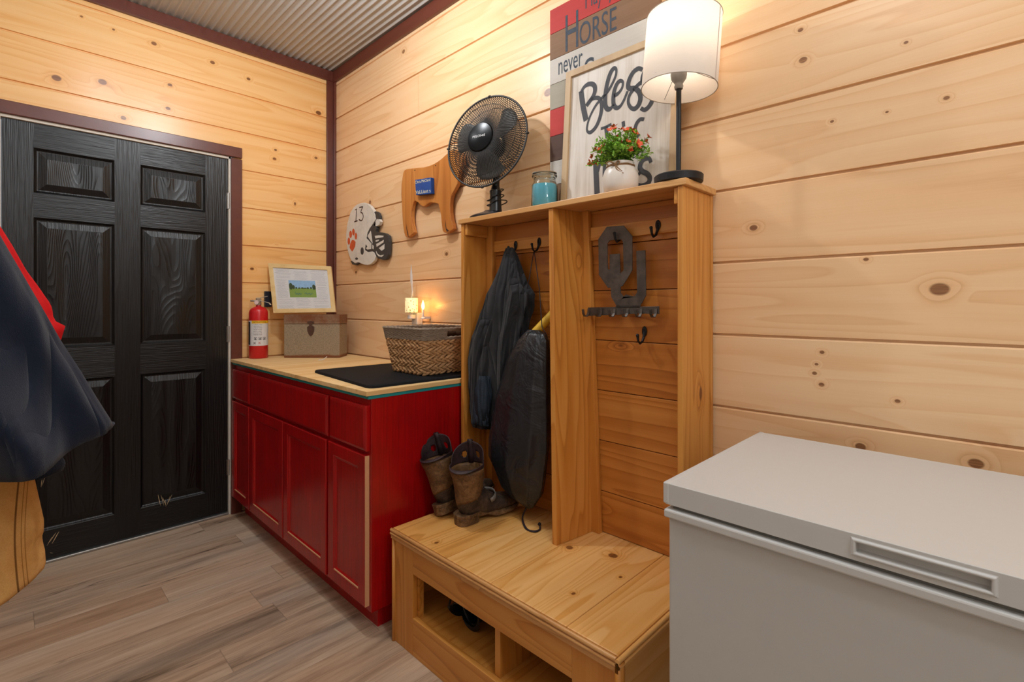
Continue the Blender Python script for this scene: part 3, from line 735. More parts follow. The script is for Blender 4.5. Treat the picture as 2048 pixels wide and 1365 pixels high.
tag(mb.build('paper_scrap', M['lab'], None), 'torn white paper scrap on the front edge of the countertop by the mat', 'paper scrap')

# ============================================================ rubber mat
M['rub'] = fabric('black_rubber_mat', '#101114', '#1c1d21', 700, .8, .4)
cs = [Vector((.905, -.540, 0)), Vector((1.500, -.592, 0)), Vector((1.522, -.085, 0)), Vector((.930, -.040, 0))]
pl_ = []
for i in range(4):
    p_, c_, n2 = cs[i-1], cs[i], cs[(i+1) % 4]; d1 = (p_-c_).normalized(); d2 = (n2-c_).normalized(); R_ = .035
    for k in range(7):
        t = k/6; pl_.append((c_+d1*R_)*(1-t)**2+c_*2*t*(1-t)+(c_+d2*R_)*t*t)
mb = MB(); ctr = sum(cs, Vector())/4
mb.ring([[Vector((p.x, p.y, .8885)) for p in pl_], [Vector((p.x, p.y, .896)) for p in pl_], [Vector((p.x, p.y, .899))+(ctr-p).normalized()*.003 for p in pl_]])
mt_ = mb.build('rubber_mat', M['rub'], None, smooth=True, auto=.9); tag(mt_, 'black rubber mat with rounded corners lying on the countertop under the basket', 'mat')

# ============================================================ wicker basket
BZ = .9
bl, brt = P(783, 742, z=BZ), P(853, 752, z=BZ)
yb_ = (bl.y+brt.y)/2
x0b, x1b, y0b, y1b = bl.x, brt.x, min(bl.y, brt.y), -.035
ztop = P(848, 660, y=y0b-.03).z; xl = P(763, 650, y=y0b-.03).x; xr = P(848, 660, y=y0b-.03).x
def brect(t, off=0):
    """basket outline at height fraction t, rounded rect"""
    a0 = x0b+(xl-x0b)*t-off; a1 = x1b+(xr-x1b)*t+off; b0 = y0b-.03*t-off; b1 = y1b+.010*t+min(off, .004)
    pts = []; R_ = .025
    for (cx_, cy_, s0) in [(a1-R_, b0+R_, -PI/2), (a1-R_, b1-R_, 0), (a0+R_, b1-R_, PI/2), (a0+R_, b0+R_, PI)]:
        for k in range(5): pts.append((cx_+R_*math.cos(s0+k*PI/8), cy_+R_*math.sin(s0+k*PI/8)))
    return pts
def resample(pts, n):
    pts = [Vector((p[0], p[1], 0)) for p in pts]; pts.append(pts[0]); L = [0]
    for a, b in zip(pts, pts[1:]): L.append(L[-1]+(b-a).length)
    out = []
    for i in range(n):
        s = L[-1]*i/n; k = max(j for j in range(len(L)) if L[j] <= s+1e-9); k = min(k, len(pts)-2)
        t = (s-L[k])/(L[k+1]-L[k]); out.append(pts[k].lerp(pts[k+1], t))
    return out, L[-1]
M['hyac'] = plain('water_hyacinth', '#b98c5e', .65, var=.35, vs=60); M['twine'] = plain('grey_brown_twine', '#8d7c6a', .8, var=.3, vs=150); M['inner'] = plain('basket_inside', '#4a3522', .9)
bk = thing('wicker_basket', ((x0b+x1b)/2, (y0b+y1b)/2, BZ), 'braided wicker basket with a grey twine rim standing on the black mat', 'basket')
rowsN = 8; zb0, zb1 = BZ+.014, BZ+(ztop-BZ)*.72
mb = MB(); rg = []
for t in [0, .35, .7]:
    pts, _ = resample(brect(t, -.010), 64); rg.append([Vector((p.x, p.y, BZ+.0005+(ztop-BZ)*t)) for p in pts])
mb.ring(rg, True, True, False); mb.build('basket_lining', M['inner'], bk, smooth=True)
mb = MB(); rr = random.Random(5)
for k in range(rowsN):
    z = zb0+(zb1-zb0)*k/(rowsN-1); t = (z-BZ)/(ztop-BZ); pts, Lp = resample(brect(t, -.004), 400)
    n = int(Lp/.030)
    for j in range(n):
        for sgn in (-1, 1):
            i0 = int((j+(.0 if sgn < 0 else .5)+rr.uniform(-.1, .1))/n*400) % 400; p = pts[i0]; tg = (pts[(i0+3) % 400]-pts[i0-3]).normalized()
            nr = Vector((tg.y, -tg.x, 0)); up = Vector((0, 0, 1)); d = (tg*(1 if k % 2 else -1)+up*.42*sgn).normalized(); s2 = nr.cross(d)
            R3 = Matrix((d, s2, nr)).transposed()
            mb.sphere(Vector((p.x, p.y, z+sgn*.0048))+nr*.001*sgn, .0215*rr.uniform(.9, 1.1), 7, 5, (1, .37, .42), R3)
mb.build('woven_body', M['hyac'], bk, smooth=True)
# twine rim with a handle hole in the two end faces
mb = MB(); zr0 = BZ+(ztop-BZ)*.78; nr_ = 9
for k in range(nr_):
    z = zr0+(ztop-zr0)*k/(nr_-1); t = (z-BZ)/(ztop-BZ); pts, Lp = resample(brect(t, 0), 220)
    pp = []
    for i, p in enumerate(pts):
        hole = (2 <= k <= 6) and (p.x > (xr+x1b)/2-.01 or p.x < (xl+x0b)/2+.01) and abs(p.y-(y0b+y1b)/2) < .045
        q = Vector((p.x, p.y, z+.0012*math.sin(i*1.3+k*2))) if not hole else None
        pp.append(q)
    # rotate the list so runs are contiguous, then draw each run
    if all(q is not None for q in pp): mb.tube(pp, .0047 if k < nr_-1 else .006, 6, closed=True)
    else:
        st = next(i for i in range(len(pp)) if pp[i-1] is None and pp[i] is not None); run = []
        for i in range(len(pp)+1):
            q = pp[(st+i) % len(pp)] if i < len(pp) else None
            if q is None:
                if len(run) > 1: mb.tube(run, .0047, 6)
                run = []
            else: run.append(q)
mb.build('rim_band', M['twine'], bk, smooth=True)
M['brownc'] = fabric('brown_cloth', '#5b4330', '#3d2c20', 600)
mb = MB()
for i in range(3):
    cx_ = x1b-.09+.05*i; mb.sphere((cx_-.03, -.12+.02*i, ztop-.020), .035, 18, 10, (1.5, 1.0, .8))
cb = mb.build('cloth_bundle', M['brownc'], None, smooth=True); tag(cb, 'brown cloth bundle just showing over the rim of the wicker basket', 'cloth')
mb = MB(); a = Vector((x1b+.02, -.10, ztop-.004)); mb.tube(smooth_path([a, a+Vector((.004, 0, .02)), a+Vector((.012, .0, .034)), a+Vector((.024, 0, .030)), a+Vector((.026, 0, .018))]), .0022, 8)
mb.tube([a+Vector((0, 0, 0)), a+Vector((-.02, 0, -.04)), a+Vector((-.03, 0, -.08))], .0022, 8)
hk = mb.build('wire_hook', M['matte'], None, smooth=True); tag(hk, 'thin black wire hook poking up from the wicker basket', 'hook')

# ============================================================ plug-in wax warmer and candle bulb night light
def terrazzo():
    t = NT('terrazzo_shade'); ov, X, Y, Z = t.obj()
    v = t.n('ShaderNodeTexVoronoi'); v.inputs['Scale'].default_value = 120; t.set(v.inputs['Vector'], ov)
    sp = t.n('ShaderNodeSeparateColor'); t.t.links.new(v.outputs['Color'], sp.inputs[0])
    m = t.math('MULTIPLY', t.mr(v.outputs['Distance'], .3, .36, 1, 0), t.math('GREATER_THAN', sp.outputs[0], .5))
    cc = t.ramp(sp.outputs[1], [(0, lin('#3a3340')), (.4, lin('#6a5a3a')), (.7, lin('#8a6a55')), (1, lin('#39424a'))])
    c_ = t.mix(m, lin('#f0e0bd'), cc)
    t.set(t.b.inputs['Emission Color'], t.mix(m, lin('#ffdf90'), (0.05, .03, .02, 1))); t.b.inputs['Emission Strength'].default_value = .55
    return t.done(c_, .5)
M['terr'] = terrazzo()
def emit(name, c, s):
    t = NT(name); t.b.inputs['Emission Color'].default_value = lin(c); t.b.inputs['Emission Strength'].default_value = s; return t.done(lin(c), .5)
cw = P(823, 620, y=-.055); cw.z = 1.145
wm = thing('wax_warmer', cw, 'glowing speckled terrazzo wax warmer plugged in above the basket', 'wax warmer')
mb = MB(); mb.lathe(cw, [(.030, .012), (.033, .014), (.033, .085), (.031, .087), (.029, .082), (.028, .02)], 32, cap0=True, cap1=False); mb.build('shade', M['terr'], wm, smooth=True, auto=.8)
mb = MB(); mb.lathe(cw, [(.020, -.02), (.020, .0)], 20); mb.lathe(cw, [(.008, -.002), (.008, .014)], 12); mb.box((cw.x-.025, cw.y+.018, cw.z-.05), (cw.x+.025, -.003, cw.z+.01)); mb.build('plug_base', M['lab'], wm, bevel=.002)
def glassmat(name, tint='#ffffff', rough=.02):
    t = NT(name); t.b.inputs['Transmission Weight'].default_value = 1; t.b.inputs['IOR'].default_value = 1.45; t.b.inputs['Base Color'].default_value = lin(tint); t.b.inputs['Roughness'].default_value = rough; return t.m
M['acr'] = glassmat('frosted_acrylic', '#ffffff', .45); M['acr'].node_tree.nodes['Principled BSDF'].inputs['Transmission Weight'].default_value = .55
mb = MB(); b0 = cw+Vector((.004, 0, .088))
mb.ring([[b0+Vector((math.cos(a)*r1+dx, math.sin(a)*r1*.4, z)) for a in [2*PI*i/10 for i in range(10)]] for r1, dx, z in [(.010, 0, 0), (.006, .004, .03), (.006, 0, .06), (.010, -.004, .085), (.009, -.006, .12), (.004, -.007, .15), (.0008, -.007, .172)]])
mb.build('acrylic_stem', M['acr'], wm, smooth=True)
cf = P(846, 640, y=-.045); cf.z = 1.125
nl = thing('night_light', cf, 'tiny candle shaped night light with an orange flame bulb, right of the wax warmer', 'night light')
mb = MB(); mb.lathe(cf, [(.012, 0), (.012, .006), (.006, .008), (.0055, .048)], 16); mb.box((cf.x-.006, cf.y+.002, cf.z), (cf.x+.006, -.004, cf.z+.012)); mb.build('candle_tube', M['lab'], nl, smooth=True, auto=.6)
mb = MB(); mb.lathe(cf+Vector((0, 0, .048)), [(.003, 0), (.0075, .008), (.0085, .018), (.006, .032), (.002, .044), (.0005, .048)], 16); mb.build('flame_bulb', emit('flame_bulb_glow', '#ffb347', 16), nl, smooth=True)
add_light('flame_glow', 'POINT', cf+Vector((.0, -.018, .07)), .35, (1, .45, .1), .01)

# ============================================================ wall plaque: football helmet
def cropmap(x0, y0, sc, **pl):
    return lambda p: P(x0+p[0]*sc, y0+p[1]*sc, **pl)
def poly_on(mb, pts, f, vec=(0, 0, 0), back=0):
    vs = [f(p)+Vector(vec) for p in pts]
    if back: mb.prism(vs, (0, back, 0))
    else: mb.add(vs, [list(range(len(vs)))])
hy = -.030
fh_ = cropmap(670, 390, 130/1109, y=hy)
M['wash'] = plain('whitewashed_wood', '#d9d1c5', .75, var=.12, vs=18); M['char'] = plain('charcoal_paint', '#3c3a39', .6, var=.15); M['orange'] = plain('orange_paint', '#cf5527', .6, var=.15, vs=60)
M['brownink'] = plain('dark_brown_paint', '#4a2c20', .7)
hel = thing('helmet_plaque', fh_((450, 700))+Vector((0, .03, 0)), 'whitewashed wooden football helmet plaque with number 13 and an orange paw on the wall', 'wall plaque')
shell = [(200, 560), (212, 480), (235, 390), (262, 300), (310, 220), (370, 165), (430, 140), (490, 133), (550, 150), (600, 190), (650, 260), (685, 340), (690, 420), (640, 500), (590, 570), (550, 650), (530, 760), (520, 850), (510, 940), (560, 975), (640, 965), (680, 1000), (690, 1060), (670, 1120), (620, 1175), (560, 1200), (500, 1195), (440, 1172), (395, 1152), (340, 1168), (275, 1120), (240, 1040), (210, 930), (192, 800), (188, 680)]
mb = MB(); poly_on(mb, shell, fh_, back=.02); mb.build('shell', M['wash'], hel, bevel=.0025)
mask = [(690, 425), (640, 500), (590, 570), (550, 650), (530, 760), (512, 840), (500, 880), (510, 945), (540, 975), (600, 982), (660, 972), (700, 1050), (750, 1095), (815, 1110), (870, 1095), (905, 1020), (912, 900), (915, 800), (908, 700), (850, 655), (780, 640), (720, 640), (690, 620), (705, 570), (690, 530)]
mb = MB(); poly_on(mb, mask, fh_, (0, .001, 0), .0195); mb.build('face_mask', M['char'], hel, bevel=.0015)
mb = MB()
for pg in [[(610, 615), (640, 830), (555, 705)], [(540, 745), (620, 830), (615, 925), (555, 935), (530, 915), (555, 880), (522, 840)], [(680, 700), (750, 690), (830, 698), (822, 722), (690, 745)], [(695, 772), (755, 763), (740, 790), (695, 805)],
           [(830, 770), (825, 812), (712, 888), (705, 840)], [(842, 840), (840, 925), (795, 955), (750, 910)], [(640, 850), (660, 880), (655, 930), (635, 912)], [(700, 960), (720, 1000), (765, 1035), (835, 1022), (800, 1062), (745, 1050), (712, 1010)]]:
    poly_on(mb, pg, fh_, (0, -.0008, 0), .003)
mb.build('mask_opening', M['wash'], hel)
mb = MB(); poly_on(mb, [(660, 292), (690, 280), (725, 300), (752, 360), (750, 405), (700, 418), (682, 370)], fh_, (0, .002, 0), .018); mb.build('visor_tab', M['char'], hel, bevel=.001)
mb = MB(); poly_on(mb, [(690, 440), (715, 412), (750, 415), (768, 455), (745, 515), (700, 535), (652, 522)], fh_, (0, .001, 0), .018); mb.build('jaw_pad', M['wash'], hel, bevel=.001)
mb = MB(); poly_on(mb, [(262, 1130), (320, 1118), (392, 1165), (345, 1200), (292, 1188)], fh_, (0, .001, 0), .018); mb.build('neck_pad', M['char'], hel, bevel=.001)
mb = MB()
for cx_, cy_, a, b in [(238, 790, 22, 62), (268, 675, 24, 62), (316, 635, 22, 58), (358, 705, 20, 58)]: poly_on(mb, ell(cx_, cy_, a, b), fh_, (0, -.0007, 0))
poly_on(mb, [(250, 900), (262, 830), (290, 770), (330, 775), (352, 805), (345, 880), (320, 930), (295, 970), (268, 935)], fh_, (0, -.0007, 0)); mb.build('paw_print', M['orange'], hel)
mb = MB(); N_ = (0, -1, 0)
ribbon(mb, [fh_(p) for p in [(342, 262), (368, 238)]], .006, N_, k=1); ribbon(mb, [fh_(p) for p in [(368, 236), (358, 452)]], .0075, N_, k=1); ribbon(mb, [fh_(p) for p in [(330, 460), (388, 442)]], .0075, N_, k=1)
ribbon(mb, [fh_(p) for p in [(415, 215), (478, 204)]], .007, N_, k=1); ribbon(mb, [fh_(p) for p in [(474, 206), (442, 292), (470, 315), (482, 370), (468, 425), (440, 440), (408, 418)]], .0075, N_)
mb.build('number', M['brownink'], hel)
mb = MB(); poly_on(mb, ell(465, 960, 27, 64), fh_, (0, -.001, 0), .002); mb.build('ear_hole', M['char'], hel); mb = MB(); poly_on(mb, ell(370, 1088, 24, 20), fh_, (0, -.001, 0), .002); mb.build('chin_screw', M['char'], hel)

# ============================================================ wooden calf silhouette with a blue name block
fc_ = cropmap(780, 300, 160/1149, y=-.036)
M['cedar'] = wood('cedar_cutout', '#cf8a45', '#bc7231', '#844318', 'z', 'x', 0, 0, 7, .5, .4, (), .5, '#5a2c14', .5)
cow = thing('animal_cutout', fc_((520, 520))+Vector((0, .036, 0)), 'reddish wooden show animal silhouette hung on the boards left of the fan', 'wall plaque')
out = [(188, 330), (200, 295), (235, 275), (300, 268), (400, 255), (480, 250), (550, 232), (620, 205), (680, 170), (740, 125), (800, 70), (870, 10), (950, 0), (1030, 40), (1060, 120), (1030, 220), (990, 310), (978, 390), (965, 490), (925, 570), (890, 630), (868, 710), (860, 800), (862, 900), (878, 1000), (900, 1080), (908, 1135), (870, 1165), (830, 1190), (780, 1190), (755, 1165), (742, 1080), (735, 1000), (730, 940), (712, 850), (690, 775), (640, 762), (580, 755), (540, 775), (505, 805), (478, 815), (440, 795), (400, 755), (365, 733), (338, 745), (322, 800), (308, 880), (305, 960), (315, 1060), (335, 1150), (345, 1185), (305, 1225), (255, 1262), (222, 1245), (200, 1190), (185, 1080), (175, 950), (168, 800), (160, 640), (163, 500), (175, 400)]
mb = MB(); poly_on(mb, out, fc_, back=.022); mb.build('silhouette', M['cedar'], cow, bevel=.003)
mb = MB()
for pg in [[(240, 1060), (246, 1130), (262, 1190), (268, 1250), (258, 1250), (246, 1190), (236, 1120)], [(800, 1000), (806, 1080), (812, 1130), (850, 1160), (820, 1180), (805, 1150), (795, 1080)], [(345, 288), (368, 288), (368, 298), (345, 298)], [(648, 218), (664, 218), (664, 232), (648, 232)]]:
    mb = MB(); poly_on(mb, pg, fc_, (0, -.0006, 0)); mb.build('carved_line', M['brownink'], cow)
M['blue'] = plain('blue_paint', '#0b4790', .4, var=.1); M['cream'] = plain('cream_lettering', '#e6e0b4', .6)
fb_ = cropmap(780, 300, 160/1149, y=-.058)
mb = MB(); poly_on(mb, [(358, 430), (585, 395), (590, 628), (372, 650)], fb_, back=.0215); nb = mb.build('name_block', M['blue'], cow, bevel=.002); sub(nb, cow); nb['label'] = 'small blue painted block with cream handwriting'
mb = MB()
def quadmap(f, c, dy=-.0006): return lambda u, v: f((c[0][0]*(1-u)*(1-v)+c[1][0]*u*(1-v)+c[2][0]*u*v+c[3][0]*(1-u)*v, c[0][1]*(1-u)*(1-v)+c[1][1]*u*(1-v)+c[2][1]*u*v+c[3][1]*(1-u)*v))+Vector((0, dy, 0))
put_text(mb, 'Chris McClard', quadmap(fb_, [(364, 488), (580, 446), (578, 408), (362, 446)])); mb.build('lettering', M['cream'], nb); mb = MB(); put_text(mb, 'VaLLiant s', quadmap(fb_, [(372, 636), (584, 610), (580, 556), (368, 588)])); mb.build('lettering', M['cream'], nb)

# ============================================================ plank sign behind the frame
def plank_paint(name, c1, c2): return wood(name, c1, c2, '#3a2a20', 'x', 'z', 0, 0, 5, .12, .75, (), .3, '#3a2a20', .35)
SB = [('sign_brown', '#8b6a4e', '#74533a'), ('sign_white', '#cdc6bd', '#b9b1a6'), ('sign_dark', '#5c4234', '#493228'), ('sign_red', '#bf3b35', '#a92f2b'), ('sign_grey', '#a59d8c', '#8f8776'), ('sign_white', '#cdc6bd', '#b9b1a6'), ('sign_brown', '#8b6a4e', '#74533a'), ('sign_red', '#d2473f', '#bd3a33')]
sg = thing('plank_sign', (2.11, -.012, 1.5495), 'tall sign of red, brown and white planks reading HORSE never, behind the framed sign', 'sign')
zc = [1.5497, P(1100, 372, y=-.02).z, P(1100, 325, y=-.02).z, P(1100, 275, y=-.02).z, P(1100, 222, y=-.02).z, P(1100, 172, y=-.02).z, P(1100, 122.5, y=-.02).z, P(1100, 71, y=-.02).z, P(1100, 22, y=-.02).z]
sx0, sx1 = P(1100, 100, y=-.022).x, P(1319, 10, y=-.022).x
for i, (nm, c1, c2) in enumerate(SB):
    if nm not in M: M[nm] = plank_paint(nm, c1, c2)
    mb = MB(); mb.box((sx0, -.022, zc[i]+.0006), (sx1, -.004, zc[i+1]-.0006)); mb.build('plank', M[nm], sg, bevel=.001)
M['slate'] = plain('slate_blue_lettering', '#3e4650', .8, var=.25, vs=60)
def bxm(x0, x1, z0, z1, y=-.0227, shear=0): return lambda u, v: Vector((x0+(x1-x0)*u+shear*v, y, z0+(z1-z0)*v))
def word(t_, f_):
    mb = MB(); put_text(mb, t_, f_); mb.build('lettering', M['slate'], sg)
X_ = lambda u, v=50: P(u, v, y=-.0225).x; Z_ = lambda u, v: P(u, v, y=-.0225).z
word( 'H', bxm(X_(1131), X_(1156.5), Z_(1134, 103), Z_(1154, 20)))
word( 'ORSE', bxm(X_(1159), X_(1233), Z_(1164, 90), Z_(1164, 45)))
word( 'May  your', bxm(X_(1171), X_(1262), Z_(1173, 22)-.012, Z_(1173, 22)+.075))
word( 'never', bxm(X_(1117), X_(1165), Z_(1118, 150), Z_(1118, 128)+.004))
word( 'S', bxm(X_(1169), X_(1189), Z_(1170, 170), Z_(1180, 115)))
word( 'l', bxm(X_(1124), X_(1126), Z_(1124, 363), Z_(1124, 338)))


# ============================================================ framed "Bless this mess" sign
M['bleached'] = wood('bleached_frame_wood', '#c8ab84', '#b59670', '#8d6e4a', 'z', 'x', 0, 0, 5, .35, .6, (), .2, '#6b4a2a', .5)
def washed():
    t = NT('white_washed_sign_face'); ov, X, Y, Z = t.obj()
    a = t.noise(t.vec(t.math('MULTIPLY', X, 26.0), 0, t.math('MULTIPLY', Z, 1.6)), 1, 4, .65); b = t.noise(t.vec(t.math('MULTIPLY', X, 200.0), 0, t.math('MULTIPLY', Z, 6.0)), 1, 2, .6)
    d = t.noise(ov, 7, 3, .6)
    f = t.math('ADD', t.math('MULTIPLY', a, .6), t.math('MULTIPLY', b, .25)); f = t.math('MULTIPLY_ADD', d, .25, f)
    c_ = t.ramp(f, [(.33, lin('#a9957f')), (.45, lin('#cbbfb1')), (.6, lin('#ddd5cb'))]); return t.done(c_, .7)
M['washed'] = washed()
yb0, yt0 = -.070, -.034; zb_, zt_ = 1.5497, P(1130, 152, y=-.045).z+.012
bx0 = P(1130, 160, y=-.05).x; bx1 = P(1353, 300, y=-.07).x
BC = [Vector((bx0, yb0-.01, zb_)), Vector((bx1, yb0-.01, zb_)), Vector((bx1, yt0-.01, zt_)), Vector((bx0, yt0-.01, zt_))]
bn = (BC[1]-BC[0]).cross(BC[3]-BC[0]).normalized()
if bn.y > 0: bn = -bn
bs = thing('framed_sign', BC[0].lerp(BC[1], .5), 'large framed white sign with dark brush script reading Bless, leaning behind the flowers', 'sign')
fwf = .024/(bx1-bx0); fhf = .024/(zt_-zb_)
mb = MB(); frame_bars(mb, BC, fwf, fhf, bn, .020); mb.build('frame', M['bleached'], bs, bevel=.001)
mb = MB(); ic = [quad(BC, *q)-bn*.009 for q in [(fwf*.8, fhf*.8), (1-fwf*.8, fhf*.8), (1-fwf*.8, 1-fhf*.8), (fwf*.8, 1-fhf*.8)]]; mb.prism(ic, -bn*.004); fa = mb.build('sign_face', M['washed'], bs); sub(fa, bs)
M['brush'] = plain('dark_grey_brush_paint', '#46464a', .75)
def fz_(p): return PL(1120+p[0]*.2198, 100+p[1]*.2198, ic[0]+bn*.0002, bn)
mb = MB()
def st(pts, w=.013, var=.62): ribbon(mb, [fz_(p) for p in pts], w*1.22, bn, var=var)
st([(192, 372), (200, 440), (212, 520), (226, 590), (238, 642)], .018, .2)
st([(190, 392), (215, 345), (250, 315), (290, 310), (315, 330), (318, 375), (300, 425), (265, 475), (240, 510)], .014, .3)
st([(240, 505), (270, 465), (310, 440), (350, 438), (375, 475), (378, 540), (362, 620), (330, 695), (290, 742), (262, 750), (245, 725), (255, 660), (285, 580), (330, 500), (390, 430)], .012, .45)
st([(390, 430), (440, 370), (480, 300), (508, 230), (512, 180), (495, 168), (470, 190), (445, 250), (425, 330), (412, 420), (412, 500), (432, 538), (462, 532), (490, 495)], .014, .45)
st([(486, 420), (530, 395), (565, 345), (572, 295), (548, 282), (518, 310), (495, 370), (485, 440), (490, 500), (515, 528), (550, 510), (585, 450), (615, 375)], .013, .45)
st([(752, 182), (715, 170), (670, 200), (635, 260), (620, 320), (632, 350), (680, 350), (720, 385), (732, 440), (715, 500), (680, 535), (645, 525), (622, 480), (630, 420), (665, 365), (720, 310), (760, 285)], .014, .35)
st([(772, 190), (752, 250), (756, 300), (800, 340), (835, 400), (838, 460), (805, 520), (768, 545), (735, 530)], .013, .3)
mb.build('lettering', M['brush'], fa); mb = MB()
st([(372, 718), (420, 700), (468, 675)], .008, 0); st([(575, 650), (580, 700)], .010, 0); st([(765, 632), (730, 632), (700, 665), (685, 710), (690, 750), (720, 790)], .011, .2); st([(418, 700), (430, 800)], .012, 0)
mb.build('lettering', M['brush'], fa); mb = MB()
st([(325, 995), (328, 1100), (333, 1220), (338, 1312)], .018, 0); st([(345, 1110), (365, 1040), (385, 1005), (402, 1040), (403, 1130), (405, 1190)], .011, .3)
st([(402, 1190), (430, 1080), (480, 1000), (500, 1040), (500, 1180)], .011, .3); st([(600, 1180), (640, 1120), (660, 1060), (640, 1030), (600, 1080), (610, 1190)], .011, .3)
st([(828, 1025), (812, 990), (775, 990), (742, 1020), (728, 1070), (750, 1105), (795, 1130), (818, 1170), (800, 1215), (750, 1238), (708, 1232)], .014, .3); st([(690, 1145), (712, 1138), (735, 1110)], .009, 0)
mb.build('lettering', M['brush'], fa)

# ============================================================ table lamp
L0 = Vector((2.479, -.150, 1.5495))
tl = thing('table_lamp', L0, 'lit table lamp with a white drum shade and black stem on the top shelf', 'lamp')
mb = MB(); mb.lathe(L0, [(.064, 0), (.068, .003), (.069, .021), (.066, .024), (.02, .0245)], 48); mb.build('base', M['matte'], tl, smooth=True, auto=.7)
mb = MB(); mb.tube([L0+Vector((0, 0, .024)), L0+Vector((.001, 0, .284))], .0072, 16); mb.build('pole', M['matte'], tl, smooth=True, auto=.8)
tv = Vector((.7127, .7015, 0))*.075; Rt = Matrix.Rotation(math.radians(4.3), 3, Vector((-.7015, .7127, 0)))
SC = Vector((L0.x+.001, L0.y, P(1360, 180, x=L0.x).z))
def shade_mat():
    t = NT('white_linen_shade'); ov, X, Y, Z = t.obj()
    a = t.noise(t.vec(t.math('MULTIPLY', X, 60.0), t.math('MULTIPLY', Y, 60.0), t.math('MULTIPLY', Z, 900.0)), 1, 2, .6)
    c_ = t.mix(a, lin('#d6cec6'), lin('#e0d8d0'))
    tr = t.n('ShaderNodeBsdfTranslucent'); t.set(tr.inputs[0], c_); df = t.n('ShaderNodeBsdfDiffuse'); t.set(df.inputs[0], c_)
    mx = t.n('ShaderNodeMixShader'); mx.inputs[0].default_value = .35
    t.t.links.new(df.outputs[0], mx.inputs[1]); t.t.links.new(tr.outputs[0], mx.inputs[2]); t.t.links.new(mx.outputs[0], t.out.inputs['Surface']); return t.m
M['shade'] = shade_mat()
R4 = Rt
mb = MB(); rs, rt_, hs = .106, .1045, .208
mb.lathe(SC, [(rs, 0), (rt_, hs)], 72, R4, False, False); sh = mb.build('shade', M['shade'], tl, smooth=True); sub(sh, tl)
M['shtrim'] = plain('shade_edge_tape', '#a79a8c', .8)
for rr_, z in ((rs, 0), (rt_, hs)):
    mb = MB(); mb.tube([SC+R4 @ Vector((rr_*math.cos(2*PI*i/72), rr_*math.sin(2*PI*i/72), z)) for i in range(72)], .0013, 6, closed=True); mb.build('edge_tape', M['shtrim'], sh, smooth=True)
M['seam'] = plain('shade_seam', '#cdbfb6', .8)
sa = math.atan2(-.70+.62, .71+.35)
mb = MB(); aa = math.atan2(-.28, .96)+.28
mb.add([SC+R4 @ Vector(((rs+.0006-.0015*z/hs)*math.cos(a), (rs+.0006-.0015*z/hs)*math.sin(a), z)) for a in (aa, aa+.05) for z in (0, hs)], [(0, 2, 3, 1)]); mb.build('shade_seam', M['seam'], sh)
top = L0+Vector((.001, 0, .284))
M['sock'] = plain('grey_socket', '#8b8985', .45)
mb = MB(); mb.lathe(top, [(.011, -.008), (.013, 0), (.011, .006), (.0125, .010), (.021, .022), (.023, .034), (.022, .05)], 24); mb.build('socket', M['sock'], tl, smooth=True, auto=.8)
mb = MB()
for k in range(3):
    a = k*2*PI/3+.35; mb.tube([top+Vector((.012*math.cos(a), .012*math.sin(a), .052)), SC+R4 @ Vector((rs*math.cos(a), rs*math.sin(a), .012))], .0008, 5)
mb.build('shade_spider', M['matte'], tl)
mb = MB(); mb.lathe(top+Vector((0, 0, .05)), [(.014, 0), (.016, .014), (.026, .036), (.029, .056), (.022, .078), (.006, .088)], 20); mb.build('bulb', emit('lamp_bulb_glow', '#fff0d8', 4), tl, smooth=True)
add_light('lamp_bulb_light', 'POINT', top+Vector((0, 0, .15)), 1.5, (1, .88, .74), .03)

# ============================================================ jar candle
J0 = Vector((P(1089, 400, y=-.105).x, -.105, 1.5497))
jc = thing('jar_candle', J0, 'blue wax candle in a clear glass jar between the fan and the framed sign', 'candle')
M['glass'] = glassmat('clear_glass', '#eef6f6', .01)
mb = MB(); mb.lathe(J0, [(.044, 0), (.049, .004), (.050, .012), (.050, .094), (.045, .104), (.0415, .110), (.0415, .122), (.047, .126), (.048, .130), (.045, .134), (.038, .137), (.0365, .134), (.0385, .120), (.0385, .109), (.0465, .092), (.0465, .014), (.040, .009)], 48, cap0=True, cap1=True)
mb.build('glass_jar', M['glass'], jc, smooth=True, auto=1.2)
M['bwax'] = plain('turquoise_wax', '#5cc6dc', .4, var=.08, vs=25)
mb = MB(); mb.lathe(J0, [(.040, .0142), (.0455, .017), (.0455, .092), (.043, .096), (.020, .0945)], 40); wx = mb.build('wax', M['bwax'], jc, smooth=True, auto=.9); sub(wx, jc)
mb = MB(); mb.tube([J0+Vector((0, 0, .094)), J0+Vector((.001, 0, .104))], .001, 6); mb.build('wick', M['matte'], wx)
mb = MB(); mb.lathe(J0, [(.0375, .1345), (.0465, .1375), (.0465, .141), (.030, .1435), (.004, .144)], 40); mb.build('glass_lid', M['glass'], jc, smooth=True, auto=1.0)

